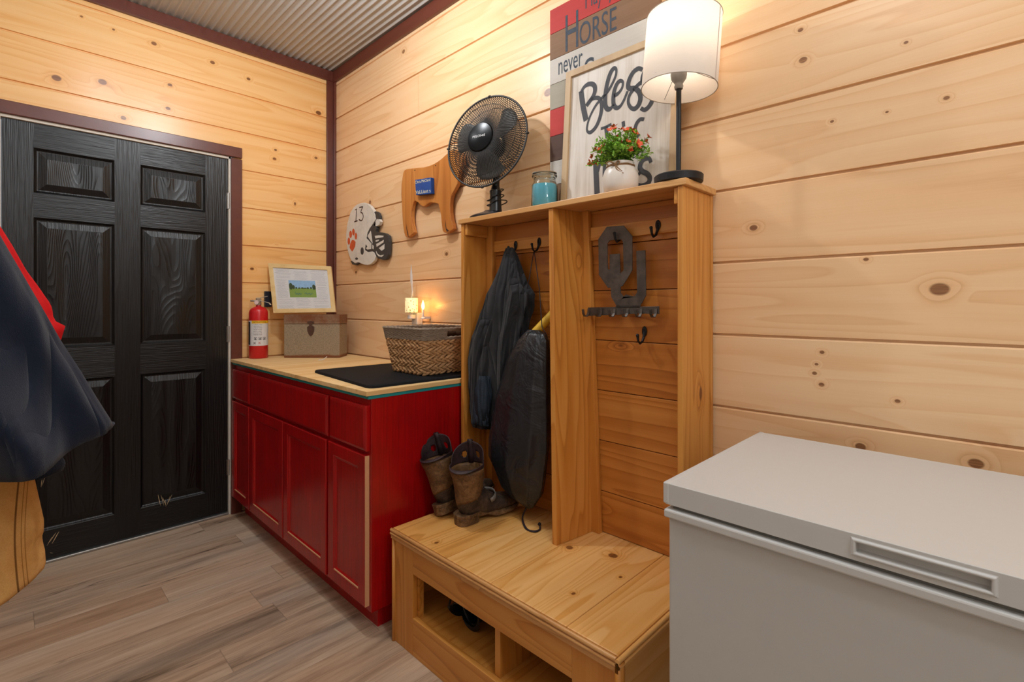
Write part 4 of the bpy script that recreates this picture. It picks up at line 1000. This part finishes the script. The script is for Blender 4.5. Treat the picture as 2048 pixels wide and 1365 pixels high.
# ============================================================ flower pot
F0 = Vector((P(1241, 380, y=-.150).x, -.150, 1.5497))
fp = thing('flower_pot', F0, 'white ceramic pot tied with twine holding artificial orange flowers, before the framed sign', 'flower pot')
M['cer'] = plain('cream_white_ceramic', '#e2d8cd', .35, var=.02); M['jute'] = plain('jute_twine', '#8d6a48', .9, var=.25, vs=300)
fk = .0555
mb = MB(); mb.lathe(F0, [(.040, 0), (.048, .004), (fk, .025), (fk+.001, .055), (.050, .075), (.042, .086), (.041, .094), (.0425, .098), (.038, .100), (.036, .094), (.036, .08)], 40, cap1=False); mb.build('pot', M['cer'], fp, smooth=True)
mb = MB()
for z in (.083, .087): mb.tube([F0+Vector((.0435*math.cos(2*PI*i/36), .0435*math.sin(2*PI*i/36), z+.001*math.sin(i))) for i in range(36)], .0022, 6, closed=True)
kd = Vector((.45, -.89, 0)); ks = Vector((.89, .45, 0)); kn = F0+kd*.045+Vector((0, 0, .085))-ks*.012
for sg_, l1 in ((-1, .026), (1, .013)):
    mb.tube(smooth_path([kn, kn+ks*sg_*l1*.6+Vector((0, 0, .010)), kn+ks*sg_*l1+Vector((0, 0, .006)), kn+ks*sg_*l1*.7+Vector((0, 0, -.004)), kn]), .0021, 6)
mb.tube(smooth_path([kn, kn+ks*.010+Vector((0, 0, -.014))+kd*.006, kn+ks*.022+Vector((0, 0, -.026))+kd*.008]), .002, 6); mb.tube(smooth_path([kn, kn+ks*.006+Vector((0, 0, -.018))+kd*.007, kn+ks*.026+Vector((0, 0, -.032))+kd*.009]), .002, 6); mb.sphere(kn, .005, 8, 6)
mb.build('twine_bow', M['jute'], fp, smooth=True)
M['leafg'] = plain('fresh_green_leaves', '#86b93c', .5, var=.35, vs=70); M['stemg'] = plain('green_stems', '#3d5c22', .6); M['flor'] = plain('orange_petals', '#e0552a', .55, var=.25, vs=120); M['yelc'] = plain('yellow_flower_centre', '#e6a52a', .6)
mbL, mbS, heads = MB(), MB(), []
rr = random.Random(11); base = F0+Vector((0, 0, .085))
def leaf(mb, p, d, n, L, W):
    s_ = d.cross(n).normalized()*W
    mb.add([p, p+d*L*.5+s_+n*L*.08, p+d*L, p+d*L*.5-s_+n*L*.08, p+d*L*.5-n*L*.04], [(0, 1, 4), (0, 4, 3), (4, 1, 2), (3, 4, 2)])
for k in range(170):
    th = rr.uniform(0, 2*PI); ph = math.acos(rr.uniform(.02, 1)); Rr = rr.uniform(.06, .118)
    d = Vector((math.sin(ph)*math.cos(th), math.sin(ph)*math.sin(th)*.82, math.cos(ph)*.95+.12)).normalized()
    tip = base+d*Rr+Vector((0, 0, .006))
    if tip.y > -.078-.045: tip.y = -.123+rr.uniform(-.01, .0)
    mid = base+Vector((d.x*.02, d.y*.02, Rr*.45)); pth = smooth_path([base+Vector((d.x*.012, d.y*.012, -.02)), mid, tip], 4)
    mbS.tube(pth, .0008, 4)
    for q in range(17):
        t_i = len(pth)*rr.uniform(.4, 1); p = pth[min(len(pth)-1, int(t_i))]+Vector((rr.uniform(-1, 1), rr.uniform(-1, 1), rr.uniform(-1, 1)))*.004
        dd = Vector((rr.uniform(-1, 1), rr.uniform(-1, 1), rr.uniform(-.3, 1))).normalized(); nn = Vector((rr.uniform(-1, 1), rr.uniform(-1, 1), 1)).normalized()
        leaf(mbL, p, dd, nn, rr.uniform(.010, .016), rr.uniform(.003, .0052))
    if k % 4 == 0 or d.z > .93: heads.append((tip, d))
mbS.build('stems', M['stemg'], fp); mbL.build('foliage', M['leafg'], fp)
for (tip, d) in heads[:44]:
    tip = tip+d*.006; mb = MB(); u_ = d.orthogonal().normalized(); v_ = d.cross(u_); mb.mi = 0
    for j in range(6):
        a = j*PI/3+rr.random(); e1 = (u_*math.cos(a)+v_*math.sin(a)+d*.55).normalized(); leaf(mb, tip, e1, (d-e1*.4).normalized(), rr.uniform(.012, .017), .005)
    mb.mi = 1; mb.sphere(tip+d*.002, .0022, 6, 4)
    mb.build('flower', [M['flor'], M['yelc']], fp)

# ============================================================ desk fan
G0 = Vector((P(985, 425, y=-.118).x, -.112, 1.5497))
fn = thing('desk_fan', G0, 'black desk fan with a dusty wire cage at the left end of the shelf', 'fan')
M['dustb'] = plain('dusty_black_plastic', '#26262a', .35, var=.3, vs=30); M['cage'] = plain('dusty_cage_wire', '#2b2724', .55, var=.35, vs=80)
fd = Vector((.224, -.952, 0)).normalized()
mb = MB(); rg = []
for r_, z in [(.082, 0), (.090, .003), (.091, .010), (.080, .016), (.055, .024), (.036, .030), (.028, .036)]:
    rg.append([G0+Vector((-.012, -.004, z))+Vector((r_*1.02*math.cos(2*PI*i/40), r_*.93*math.sin(2*PI*i/40), 0)) for i in range(40)])
mb.ring(rg); mb.build('base', M['dustb'], fn, smooth=True, auto=.9)
K0 = Vector((P(991, 400, y=-.112).x, -.112, 1.5797))
mb = MB(); mb.lathe(K0, [(.027, 0), (.0255, .010), (.023, .07), (.0245, .078), (.0245, .086), (.020, .09), (.016, .105)], 28); mb.build('column', M['black'], fn, smooth=True, auto=.7)
CC = Vector((P(972, 283, y=-.150).x, -.150, P(972, 283, y=-.150).z))      # cage centre
tilt = math.radians(8); fd = (fd*math.cos(tilt)+Vector((0, 0, 1))*math.sin(tilt)).normalized()
fu = Vector((0, 0, 1))-fd*fd.z; fu.normalize(); fs_ = fd.cross(fu).normalized()
RC = .190
def fpos(r, a, d): return CC+(fs_*math.cos(a)+fu*math.sin(a))*r+fd*d
mb = MB(); mb.tube([CC-fd*.022, CC-fd*.045, CC-fd*.085, CC-fd*.098], [.040, .046, .040, .022], 24); mb.tube([K0+Vector((0, 0, .09)), K0+Vector((0, .006, .15)), CC-fd*.075-fu*.03], [.016, .014, .016], 12)
mb.build('motor', M['black'], fn, smooth=True, auto=.9)
mb = MB(); nW = 112
for k in range(nW):
    a = 2*PI*k/nW; pts = []
    for i in range(9):
        t = i/8; r = .058+(RC-.058)*t; sw = .30*math.sin(t*PI*.5)
        pts.append(fpos(r, a+sw, .040*math.cos(t*PI/2)**.7 if t < 1 else 0.0))
    mb.tube(pts, .0016, 4, False)
cg = mb.build('front_grille', M['cage'], fn, smooth=True)
mb = MB()
for k in range(nW):
    a = 2*PI*k/nW; mb.tube([fpos(.050+(RC-.050)*t, a-.30*math.sin(t*PI*.5), -.046*math.cos(t*PI/2)**.7 if t < 1 else 0) for t in [0, .15, .3, .45, .6, .75, .9, 1]], .0015, 4, False)
mb.build('rear_grille', M['cage'], fn, smooth=True)
mb = MB()
mb.tube([fpos(RC+.002, 2*PI*i/72, 0) for i in range(72)], .0042, 8, closed=True)
for rr_, dd in ((.150, .018), (.152, -.024), (.060, .040), (.052, -.046)): mb.tube([fpos(rr_, 2*PI*i/64, dd) for i in range(64)], .0013, 6, closed=True)
for a in (PI*.5, 0, PI, -PI*.5): mb.sphere(fpos(RC+.004, a, 0), .009, 8, 6, (1, .8, .6))
mb.build('cage_rim', M['cage'], fn, smooth=True)
mb = MB(); rg = [[fpos(r_, 2*PI*i/40, d_) for i in range(40)] for r_, d_ in [(.060, .034), (.062, .040), (.058, .046), (.035, .0495), (.001, .0505)]]; mb.ring(rg, cap0=True, cap1=False)
M['capb'] = plain('glossy_black_cap', '#070708', .25, spec=.12)
hc = mb.build('hub_cap', M['capb'], fn, smooth=True, auto=.8); sub(hc, fn)
ra = math.radians(0)
mb = MB(); sr = fs_ if fs_.x > 0 else -fs_
put_text(mb, 'PELONIS', lambda u, v: CC+fd*.0515+sr*(-.030+.060*u)+fu*(-.004+.0095*v)); mb.build('lettering', M['lab'], hc)
M['blade'] = plain('dusty_fan_blade', '#5a5650', .4, var=.25, vs=12)
for k in range(3):
    a0 = k*2*PI/3+.55; mb = MB(); g_ = []
    for i in range(9):
        t = i/8; row = []
        for j in range(9):
            s_ = j/8; wd = 1.15*(1-.25*t); r = .03+(RC*.86-.03)*t; rr_ = r*(1-.10*abs(2*s_-1)**3*t)
            row.append(fpos(rr_, a0+(s_-.5)*wd-.25*t, -.012+.034*(s_-.5)*(1-.3*t)))
        g_.append(row)
    mb.ring(g_, closed=False); mb.build('blade', M['blade'], fn, smooth=True, solid=.0015)
mb = MB(); mb.tube([CC-fd*.02, CC+fd*.022], .030, 24); mb.build('blade_hub', M['dustb'], fn, smooth=True, auto=.7)
mb = MB(); pts = []
for i in range(70):
    t = i/69; a = t*2*PI*2.6; r_ = .029+.006*math.sin(i*.9)+(.014 if i > 55 else 0); pts.append(K0+Vector((r_*math.cos(a), r_*math.sin(a)*1.0, .075-.055*t+.016*math.sin(a*1.0+1))))
mb.tube(pts, .0024, 6); mb.build('power_cord', M['black'], fn, smooth=True)

# ============================================================ OU key and leash rack
M['gun'] = plain('blued_raw_steel', '#5c554f', .45, .7, var=.42, vs=26)
fo = cropmap(1150, 430, 200/1011, y=-.098)
ou = thing('letter_hook_rack', fo((470, 650))+Vector((0, .02, 0)), 'cut steel rack of interlocked letters O and U with six hooks in the right bay', 'hook rack')
outer = [(320, 120), (490, 108), (578, 215), (578, 560), (485, 715), (330, 735), (240, 600), (235, 245)]; inner = [(350, 258), (470, 250), (485, 275), (490, 560), (430, 620), (400, 620), (330, 545), (325, 290)]
mb = MB()
for k in range(8):
    j = (k+1) % 8; poly_on(mb, [outer[k], outer[j], inner[j], inner[k]], fo, back=.003)
poly_on(mb, [(235, 600), (330, 545), (400, 600), (430, 600), (520, 620), (485, 715), (460, 730), (330, 737)], fo, (0, .0002, 0), .003)
poly_on(mb, [(350, 400), (452, 392), (460, 640), (350, 640)], fo, (0, -.0003, 0), .003)
for pg in [[(360, 715), (460, 715), (460, 790), (365, 830)], [(460, 790), (490, 827), (420, 925), (365, 830)], [(490, 827), (600, 827), (660, 927), (412, 927)], [(600, 827), (628, 780), (718, 815), (655, 927)], [(618, 365), (710, 358), (718, 815), (628, 780)],
           [(130, 937), (850, 925), (852, 1002), (600, 1000), (430, 1012), (135, 1022)], [(412, 920), (660, 920), (655, 940), (408, 940)]]:
    poly_on(mb, pg, fo, (0, .0001, 0), .003)
mb.build('letter_plate', M['gun'], ou, bevel=.0005)
for hx_ in (112, 240, 372, 505, 642, 792):
    a = fo((hx_+28, 950)); mb = MB(); w2 = Vector((.0045, 0, 0)); pr = [(0, 0), (-.003, -.016), (-.012, -.026), (-.024, -.026), (-.032, -.017), (-.034, -.002)]
    for (y1, z1), (y2, z2) in zip(pr, pr[1:]):
        p = a+Vector((0, y1, z1)); q = a+Vector((0, y2, z2)); dd = (q-p).normalized(); nn = Vector((0, -dd.z, dd.y))*.0012
        mb.hexa([p-w2-nn, q-w2-nn, q+w2-nn, p+w2-nn], [p-w2+nn, q-w2+nn, q+w2+nn, p+w2+nn])
    mb.build('hook', M['gun'], ou)

# ============================================================ soft goods built from draped rings
def drape(mb, lv, n=72, amp=.10, waves=7, seed=0, fold=None):
    """lv: (v, left px, right px, plane y, half depth); silhouettes measured in the photo, closed folded cross sections"""
    rg = []
    for k, (v, L, R, yc, b) in enumerate(lv):
        u = (L+R)/2; c_ = P(u, v, y=yc); fwd = (c_.x-CAM.x)*AX[1]+(c_.y-CAM.y)*AY[1]; h = (R-L)/2*fwd/FPX
        a = math.sqrt(max((h*h-(b*.7015)**2), (h*.35)**2))/.7127
        t = k/(len(lv)-1); r_ = []
        for i in range(n):
            th = 2*PI*i/n
            f = 1+amp*(.3+.7*t)*(1.0-1.9*abs(math.sin((waves*th+seed+2.2*math.sin(t*2.2+seed))*.5))**.7)+amp*.6*mnoise.noise(Vector((math.cos(th)*2.3, math.sin(th)*2.3, t*3+seed*7)))*1.6
            r_.append(c_+Vector((a*math.cos(th)*f, b*math.sin(th)*f, 0)))
        rg.append(r_)
    mb.ring(rg)
def dense(lv, m):
    out = []
    for i in range(len(lv)-1):
        for j in range(m): t = j/m; out.append(tuple(p+(q-p)*t for p, q in zip(lv[i], lv[i+1])))
    out.append(lv[-1]); return out
M['fleece'] = fabric('charcoal_fleece', '#1b1b1d', '#333335', 500, .95, .6, .1, 12)
jk = thing('fleece_jacket', (HK[0][0], -.12, HK[0][2]), 'charcoal fleece jacket hanging from the left hook in the left bay', 'jacket')
lvj = [(496, 1012, 1026, -.112, .006), (510, 1007, 1034, -.112, .018), (530, 1001, 1040, -.118, .026), (568, 985, 1050, -.125, .040), (590, 975, 1063, -.130, .045), (612, 971, 1062, -.133, .047), (634, 966, 1054, -.136, .047), (667, 954, 1045, -.140, .05), (700, 943, 1040, -.142, .052), (740, 939, 1036, -.142, .052), (790, 938, 1030, -.142, .050), (830, 940, 1015, -.142, .046), (850, 943, 990, -.142, .035), (856, 950, 982, -.142, .018)]
mb = MB(); drape(mb, dense(lvj, 4), 140, .24, 9, 1.3); mb.build('jacket_body', M['fleece'], jk, smooth=True)
lvs = [(640, 960, 985, -.175, .02), (680, 944, 975, -.185, .024), (720, 938, 972, -.188, .025), (770, 937, 972, -.188, .025), (815, 940, 976, -.186, .024), (850, 942, 977, -.184, .022), (856, 944, 974, -.184, .016)]
M['denim'] = fabric('slate_blue_lining', '#20262e', '#37424e', 260, .8, .3, 0, 16)
mb = MB(); drape(mb, dense(lvs, 4), 64, .2, 5, 4.1); mb.build('sleeve', M['fleece'], jk, smooth=True)
lvc = [(752, 958, 983, -.190, .022), (780, 950, 985, -.194, .026), (815, 946, 984, -.196, .026), (846, 944, 980, -.194, .024), (850, 945, 979, -.194, .020)]
mb = MB(); drape(mb, dense(lvc, 3), 48, .10, 6, 2.1); q = mb.build('jacket_lining', M['denim'], jk, smooth=True); q['label'] = 'slate blue lining turned out at the hem'
def nylon():
    t = NT('black_ripstop_nylon'); ov, X, Y, Z = t.obj()
    a = t.noise(ov, 9, 3, .6, 1.5); b = t.noise(t.vec(t.math('MULTIPLY', X, 60.0), t.math('MULTIPLY', Y, 60.0), t.math('MULTIPLY', Z, 7.0)), 1, 3, .6, .5)
    t.bump(t.math('ADD', t.math('MULTIPLY', a, 1.5), t.math('MULTIPLY', b, t.mr(Z, -.65, -.2, .1, 1.0))), .55, .012)
    return t.done(t.mix(b, lin('#15161a'), lin('#24262b')), .36, 0, .5)
M['ripstop'] = nylon()
bg = thing('drawstring_bag', (HK[1][0]-.02, -.15, HK[1][2]), 'black nylon drawstring bag hanging from the second hook, hem almost on the seat', 'bag')
lvb = [(660, 1056, 1078, -.165, .014), (668, 1048, 1092, -.17, .026), (682, 1036, 1097, -.175, .034), (700, 1026, 1098, -.178, .042), (722, 1013, 1098, -.18, .048), (760, 1003, 1098, -.182, .054), (795, 991, 1098, -.185, .058), (850, 982, 1098, -.185, .062), (890, 976, 1096, -.185, .064), (925, 975, 1091, -.185, .062), (950, 987, 1088, -.185, .056), (978, 998, 1083, -.182, .046), (997, 1020, 1073, -.178, .032), (1013, 1046, 1066, -.175, .012), (1017, 1052, 1060, -.175, .005)]
mb = MB(); drape(mb, dense(lvb, 4), 110, .075, 9, 3.4); mb.build('bag_body', M['ripstop'], bg, smooth=True)
M['cord'] = plain('dark_maroon_cord', '#22141a', .7)
hb = Vector((HK[1][0]-.003, -.102, HK[1][2]-.030))
mb = MB(); mb.tube([hb, P(1058, 560, y=-.12), P(1046, 610, y=-.13), P(1040, 700, y=-.15)], .0018, 6); mb.tube([hb+Vector((.004, 0, 0)), P(1079, 580, y=-.125), P(1084, 655, y=-.19), P(1092, 668, y=-.20)], .0018, 6)
mb.build('drawcord', M['cord'], bg, smooth=True); mb = MB()
e0 = P(1055, 1012, y=-.175)
for d_ in (0, .006): mb.tube(smooth_path([e0, P(1045, 1038, z=.407)+Vector((0, 0, .004)), P(1051, 1057, z=.4035)+Vector((d_, 0, 0)), P(1066, 1063, z=.4035)+Vector((d_, 0, 0)), P(1079, 1060, z=.4035), P(1080, 1051, z=.405)]), .003, 6)
mb.sphere(P(1079, 1049, z=.407), .0065, 8, 6)
mb.build('cord_tail', M['cord'], bg, smooth=True)
M['foam'] = plain('yellow_tube', '#d9ae2e', .5, var=.2, vs=12)
a, b = P(1064, 672, y=-.165), P(1112, 622, y=-.115)
mb = MB(); mb.tube([a, b], .0165, 24); mb.tube([a+(b-a)*.98, b+(b-a)*.1], .0155, 24)
yt = mb.build('yellow_tube', M['foam'], None, smooth=True, auto=.7); tag(yt, 'yellow tube sticking up out of the black drawstring bag', 'tube')

# ============================================================ boots
def leather(name, c1, c2, c3):
    t = NT(name); ov, X, Y, Z = t.obj(); a = t.noise(ov, 22, 4, .65, .6); b = t.noise(ov, 60, 3, .6, 1.5)
    c_ = t.ramp(t.math('ADD', t.math('MULTIPLY', a, .6), t.math('MULTIPLY', b, .4)), [(.35, lin(c3)), (.5, lin(c2)), (.66, lin(c1))])
    t.bump(b, .35, .0015); return t.done(c_, .55, 0, .35)
M['shaft'] = leather('worn_tan_shaft_leather', '#8a6843', '#6b4c2e', '#3d2a1c'); M['foot'] = leather('dark_muddy_leather', '#5f4a38', '#3e2f25', '#211914'); M['sole'] = leather('dusty_boot_sole', '#8a6c4c', '#64492f', '#382719'); M['pull'] = leather('dark_pull_leather', '#4a3434', '#362628', '#1f1719')
M['bleather'] = plain('black_leather', '#08090b', .5); M['spur'] = plain('grey_strap', '#77726b', .5)
def boot(label, loc, M4, mats, sc=1.0, spur=False):
    """local frame: toe along +Y, sole on z=0"""
    rt = thing('boot', loc, label, 'boot', None)
    T = lambda p: Vector(loc)+(M4 @ (Vector(p)*sc))
    sp = [((0, .018, .200), (.058, .062), 0), ((0, .020, .165), (.055, .058), 0), ((0, .020, .130), (.050, .052), 0), ((0, .018, .105), (.045, .048), 6), ((0, .020, .085), (.040, .052), 22), ((0, .036, .066), (.037, .062), 42),
          ((0, .075, .052), (.038, .048), 62), ((0, .115, .045), (.043, .034), 76), ((0, .155, .040), (.047, .027), 84), ((0, .195, .036), (.043, .023), 88), ((0, .222, .033), (.030, .018), 90), ((0, .234, .031), (.012, .010), 90)]
    n = 40
    def ringpts(c, r, ang, wr=0):
        a = math.radians(ang); out_ = []
        for i in range(n):
            th = 2*PI*i/n; x = r[0]*math.cos(th); q = r[1]*math.sin(th)     # q: along local 'front'
            w_ = 1+.03*math.sin(5*th+c[2]*90)+.03*math.sin(3*th-c[2]*60)
            out_.append(T((c[0]+x*w_, c[1]+q*math.cos(a)*w_, c[2]+q*math.sin(a)*w_ if ang else c[2])))
        return out_
    dn = []
    for (c0, r0, a0), (c1, r1, a1) in zip(sp, sp[1:]):
        for j in range(3):
            t = j/3; dn.append((tuple(p+(q-p)*t for p, q in zip(c0, c1)), tuple(p+(q-p)*t for p, q in zip(r0, r1)), a0+(a1-a0)*t))
    dn.append(sp[-1])
    rings = [ringpts(*d_) for d_ in dn]
    ki = 11
    mb = MB(); mb.ring(rings[:ki+1], cap0=False, cap1=False); sh_ = mb.build('shaft', mats[0], rt, smooth=True, solid=.003*sc)
    mb = MB(); mb.ring(rings[ki:], cap0=False, cap1=True); mb.build('foot', mats[1], rt, smooth=True)
    # scalloped top with two finger holes in the high side
    mb = MB(); m_ = 16; g_ = []; FL = .72
    for k in range(m_+1):
        t = k/m_; row = []
        for i in range(n*3):
            th = 2*PI*i/(n*3); sn = math.sin(th-FL); bk = max(0, sn); fr_ = max(0, -sn)
            hgt = .012+.072*bk**.55+.022*fr_; rr_ = 1-.26*t*bk**3+.35*t*t*fr_**2
            row.append(T((.058*math.cos(th)*rr_, .018+.062*math.sin(th)*rr_, .200+hgt*t*(1-1.5*fr_*t*.6))))
        g_.append(row)
    vs = [p for r_ in g_ for p in r_]; N2 = n*3; fs = []
    for k in range(m_):
        for i in range(N2):
            thm = 2*PI*(i+.5)/N2; tm = (k+.5)/m_
            if any(((thm-a_)/.17)**2+((tm-.42)/.17)**2 < 1 for a_ in (PI/2+FL-.50, PI/2+FL+.50)): continue
            j = (i+1) % N2; fs.append((k*N2+i, k*N2+j, (k+1)*N2+j, (k+1)*N2+i))
    mb.add(vs, fs); mb.build('boot_top', mats[3], rt, smooth=True, solid=.003*sc)
    mb = MB(); cF, sF = math.cos(FL), math.sin(FL)
    pp = [T((-(y-.018)*sF, .018+(y-.018)*cF, z)) for x, y, z in [(0, .070, .200), (0, .068, .235), (0, .063, .270), (0, .058, .288), (0, .064, .290), (0, .084, .270), (0, .090, .22)]]
    sd = (M4 @ Vector((cF, sF, 0)))*.009*sc
    mb.add([q for p in pp for q in (p-sd, p+sd)], [(2*i, 2*i+1, 2*i+3, 2*i+2) for i in range(len(pp)-1)]); mb.build('pull_strap', mats[3], rt, smooth=True, solid=.0025*sc)
    # sole and heel
    ol = []
    for y, w_ in [(-.040, .012), (-.034, .026), (-.018, .034), (.010, .036), (.045, .033), (.080, .031), (.115, .038), (.150, .046), (.185, .044), (.212, .034), (.232, .020), (.240, .006)]: ol.append((y, w_))
    def zb(y): return .028 if y < .05 else (.028-.022*min(1, (y-.05)/.06) if y < .19 else .006+.006*(y-.19)/.05)
    lo = [(w_, y) for y, w_ in ol]+[(-w_, y) for y, w_ in ol[::-1]]
    mb = MB(); mb.ring([[T((x*1.06, y, zb(y))) for x, y in lo], [T((x*1.08, y, zb(y)+.012)) for x, y in lo]]); sl = mb.build('sole', mats[2], rt, bevel=.002*sc); 
    hl_ = [(-.040, .012), (-.034, .026), (-.018, .034), (.010, .035), (.042, .031)]; lo = [(w_, y) for y, w_ in hl_]+[(-w_, y) for y, w_ in hl_[::-1]]
    mb = MB(); mb.ring([[T((x*.96, y*.95, 0)) for x, y in lo], [T((x*1.04, y, .028)) for x, y in lo]]); mb.build('heel', mats[2], rt, bevel=.002*sc)
    if spur:
        mb = MB(); pts = [T((.046*math.cos(a), .095+.03*math.sin(a), .075+.012*math.sin(a))) for a in [PI*(-.1+1.2*i/10) for i in range(11)]]
        up_ = (M4 @ Vector((0, -.3, .9)))*.009*sc
        mb.add([q for p in pts for q in (p-up_, p+up_)], [(2*i, 2*i+1, 2*i+3, 2*i+2) for i in range(10)]); mb.build('instep_strap', M['spur'], rt, smooth=True, solid=.003)
    return rt
bm_ = (M['shaft'], M['foot'], M['sole'], M['pull'])
yaw = math.atan2(-.15, .99)
boot('upright worn brown western boot with a grey instep strap, beside the drawstring bag', P(926, 1048, z=.4005)+Vector((0, .012, 0)), Matrix.Rotation(yaw+.0, 3, 'Z') @ Matrix.Rotation(math.radians(3), 3, 'X'), bm_, 1.0, True)
boot('worn brown western boot tipped sideways against the red cabinet', P(884, 1030, z=.4005)+Vector((.008, .01, .010)), Matrix.Rotation(math.radians(-13), 3, 'Y') @ Matrix.Rotation(yaw+.05, 3, 'Z') @ Matrix.Rotation(math.radians(6), 3, 'X'), bm_, 1.0)
kb = (M['bleather'],)*4
boot('black boot lying in the left cubby, the nearer to the cubby side', Vector((1.905, -.285, .172)), Matrix.Rotation(-.06, 3, 'Z') @ Matrix.Rotation(PI/2, 3, 'X'), kb, .80)
boot('black boot lying in the left cubby against the cubby divider', Vector((2.030, -.235, .172)), Matrix.Rotation(.03, 3, 'Z') @ Matrix.Rotation(PI/2, 3, 'X'), kb, .80)

# ============================================================ clothes hanging on the left wall (beyond the frame edge)
def garment(mb, prof, x0, th, hem=None, n=80, amp=.05, waves=5, seed=0, m=26):
    """prof: (v, u) of the visible edge, measured at plane x=x0; body runs from the left wall to that edge"""
    pr = [P(u, v, x=x0) for v, u in prof]; rg = []
    ztop, zbot = pr[0].z, pr[-1].z
    def edge(z):
        for a, b in zip(pr, pr[1:]):
            if b.z <= z <= a.z: return a.y+(b.y-a.y)*(a.z-z)/max(1e-6, a.z-b.z)
        return pr[-1].y if z < zbot else pr[0].y
    for k in range(m+1):
        t = k/m; r_ = []
        for i in range(n):
            ang = 2*PI*i/n; cy, cx = math.cos(ang), math.sin(ang)
            cy = math.copysign(abs(cy)**.75, cy); cx = math.copysign(abs(cx)**.85, cx)
            f = (1+cy)/2
            zb_l = zbot if hem is None else hem[0]+(hem[1]-hem[0])*f
            z = ztop+(zb_l-ztop)*t
            ye = edge(z); yw = YL+.012
            y = yw+(ye-yw)*f
            wv = 1+.45*math.exp(-((f-(.28+.45*t))/.07)**2)-.3*math.exp(-((f-(.13+.42*t))/.06)**2)+amp*6*t*math.sin(waves*f*2*PI+seed+1.5*math.sin(t*3))+.5*mnoise.noise(Vector((f*3, t*2.5, seed+ (2 if cx > 0 else 0))))
            r_.append(Vector((x0+cx*th*(.45+.55*t)*wv*(1 if f < .97 else .8), y, z)))
        rg.append(r_)
    mb.ring(rg)
M['navy'] = fabric('navy_sweatshirt_cotton', '#141c2c', '#1b2437', 500, .9, .3, .15, 3.2); M['redc'] = fabric('red_cotton', '#d6181c', '#c01014', 500, .8, .3)
def duck():
    t = NT('tan_duck_canvas'); ov, X, Y, Z = t.obj(); a = t.noise(ov, 500, 2, .7); b = t.noise(ov, 9, 4, .6)
    c_ = t.mix(t.mr(t.math('MULTIPLY_ADD', a, .4, t.math('MULTIPLY', b, .6)), .35, .65), lin('#bf8a48'), lin('#d8a868'))
    y0 = P(38, 1040, x=1.66).y-(YL+.1); wob = t.math('MULTIPLY', t.math('SINE', t.math('MULTIPLY', Z, 14.0)), .006); d = t.math('SUBTRACT', t.math('SUBTRACT', Y, y0), wob)
    for off, wd, cc in ((0, .0016, '#5a3510'), (.010, .0007, '#8a5a24'), (.016, .0007, '#8a5a24')):
        c_ = t.mix(t.math('MULTIPLY', t.mr(t.math('ABSOLUTE', t.math('SUBTRACT', d, off)), wd*.6, wd*1.4, 1, 0), .85), c_, lin(cc))
    t.bump(b, .8, .02); return t.done(c_, .9, 0, .2)
M['duck'] = duck()
gv = thing('navy_sweatshirt', (1.62, YL+.1, 1.0), 'navy blue sweatshirt hanging in the left foreground with its hem flaring out', 'sweatshirt')
X1 = 1.62
def edgeprof(l): return l
hemN = (P(0, 985, x=X1).z-.05, P(222, 848, x=X1).z)
mb = MB(); garment(mb, [(330, -95), (420, -30), (470, 0), (500, 17), (560, 52), (620, 87), (680, 121), (740, 160), (790, 190), (825, 212), (845, 225)], X1, .13, hemN, 96, .05, 3, .6, 34); mb.build('body', M['navy'], gv, smooth=True)
mb = MB(); h0 = P(228, 846, x=X1); h1 = Vector((X1+.13, YL+.05, hemN[0])); pts = []
for i in range(25):
    t = i/24; pts.append(h0.lerp(h1, t)+Vector((.145*math.sin(min(1, t*2.4)*PI/2)-.0, 0, -.004)) if t < 1 else h1)
lvr = [P(222, 848, x=X1), P(214, 858, x=X1+.03)]
mb.tube([P(212, 860, x=X1+.02), P(220, 852, x=X1+.005), P(227, 846, x=X1)], [.006, .007, .004], 10); mb.build('hem_fold', M['navy'], gv, smooth=True)
mb = MB(); garment(mb, [(880, 60), (900, 115), (925, 132), (945, 125), (952, 100)], 1.50, .03, None, 40, .03, 3, 2, 12); mb.build('sleeve_cuff', M['navy'], gv, smooth=True)
rd = thing('red_shirt', (1.42, YL+.1, 1.0), 'bright red long sleeved shirt hanging mostly hidden behind the navy sweatshirt', 'shirt')
mb = MB(); garment(mb, [(330, -90), (452, 0), (490, 24), (540, 52), (575, 78), (590, 88), (605, 99), (618, 105), (632, 106), (642, 110), (648, 120), (651, 131), (665, 127), (690, 119)], 1.40, .05, (P(118, 690, x=1.40).z-.1, P(118, 692, x=1.40).z), 80, .04, 5, 3.3, 34); mb.build('body', M['redc'], rd, smooth=True)
td = thing('canvas_coat', (1.52, YL+.1, .8), 'tan canvas work coat hanging below the navy sweatshirt', 'coat')
X3 = 1.56
mb = MB(); garment(mb, [(880, 40), (930, 62), (960, 70), (1000, 79), (1040, 88), (1060, 88), (1072, 84), (1085, 86), (1100, 90), (1125, 92), (1135, 88), (1150, 70), (1170, 40), (1185, 15), (1200, -20)], X3, .10, (P(0, 1215, x=X3).z, P(80, 1142, x=X3).z), 96, .03, 4, 5.1, 34)
cb_ = mb.build('body', M['duck'], td, smooth=True)
M['stitch'] = plain('brown_seam', '#6e4718', .9)
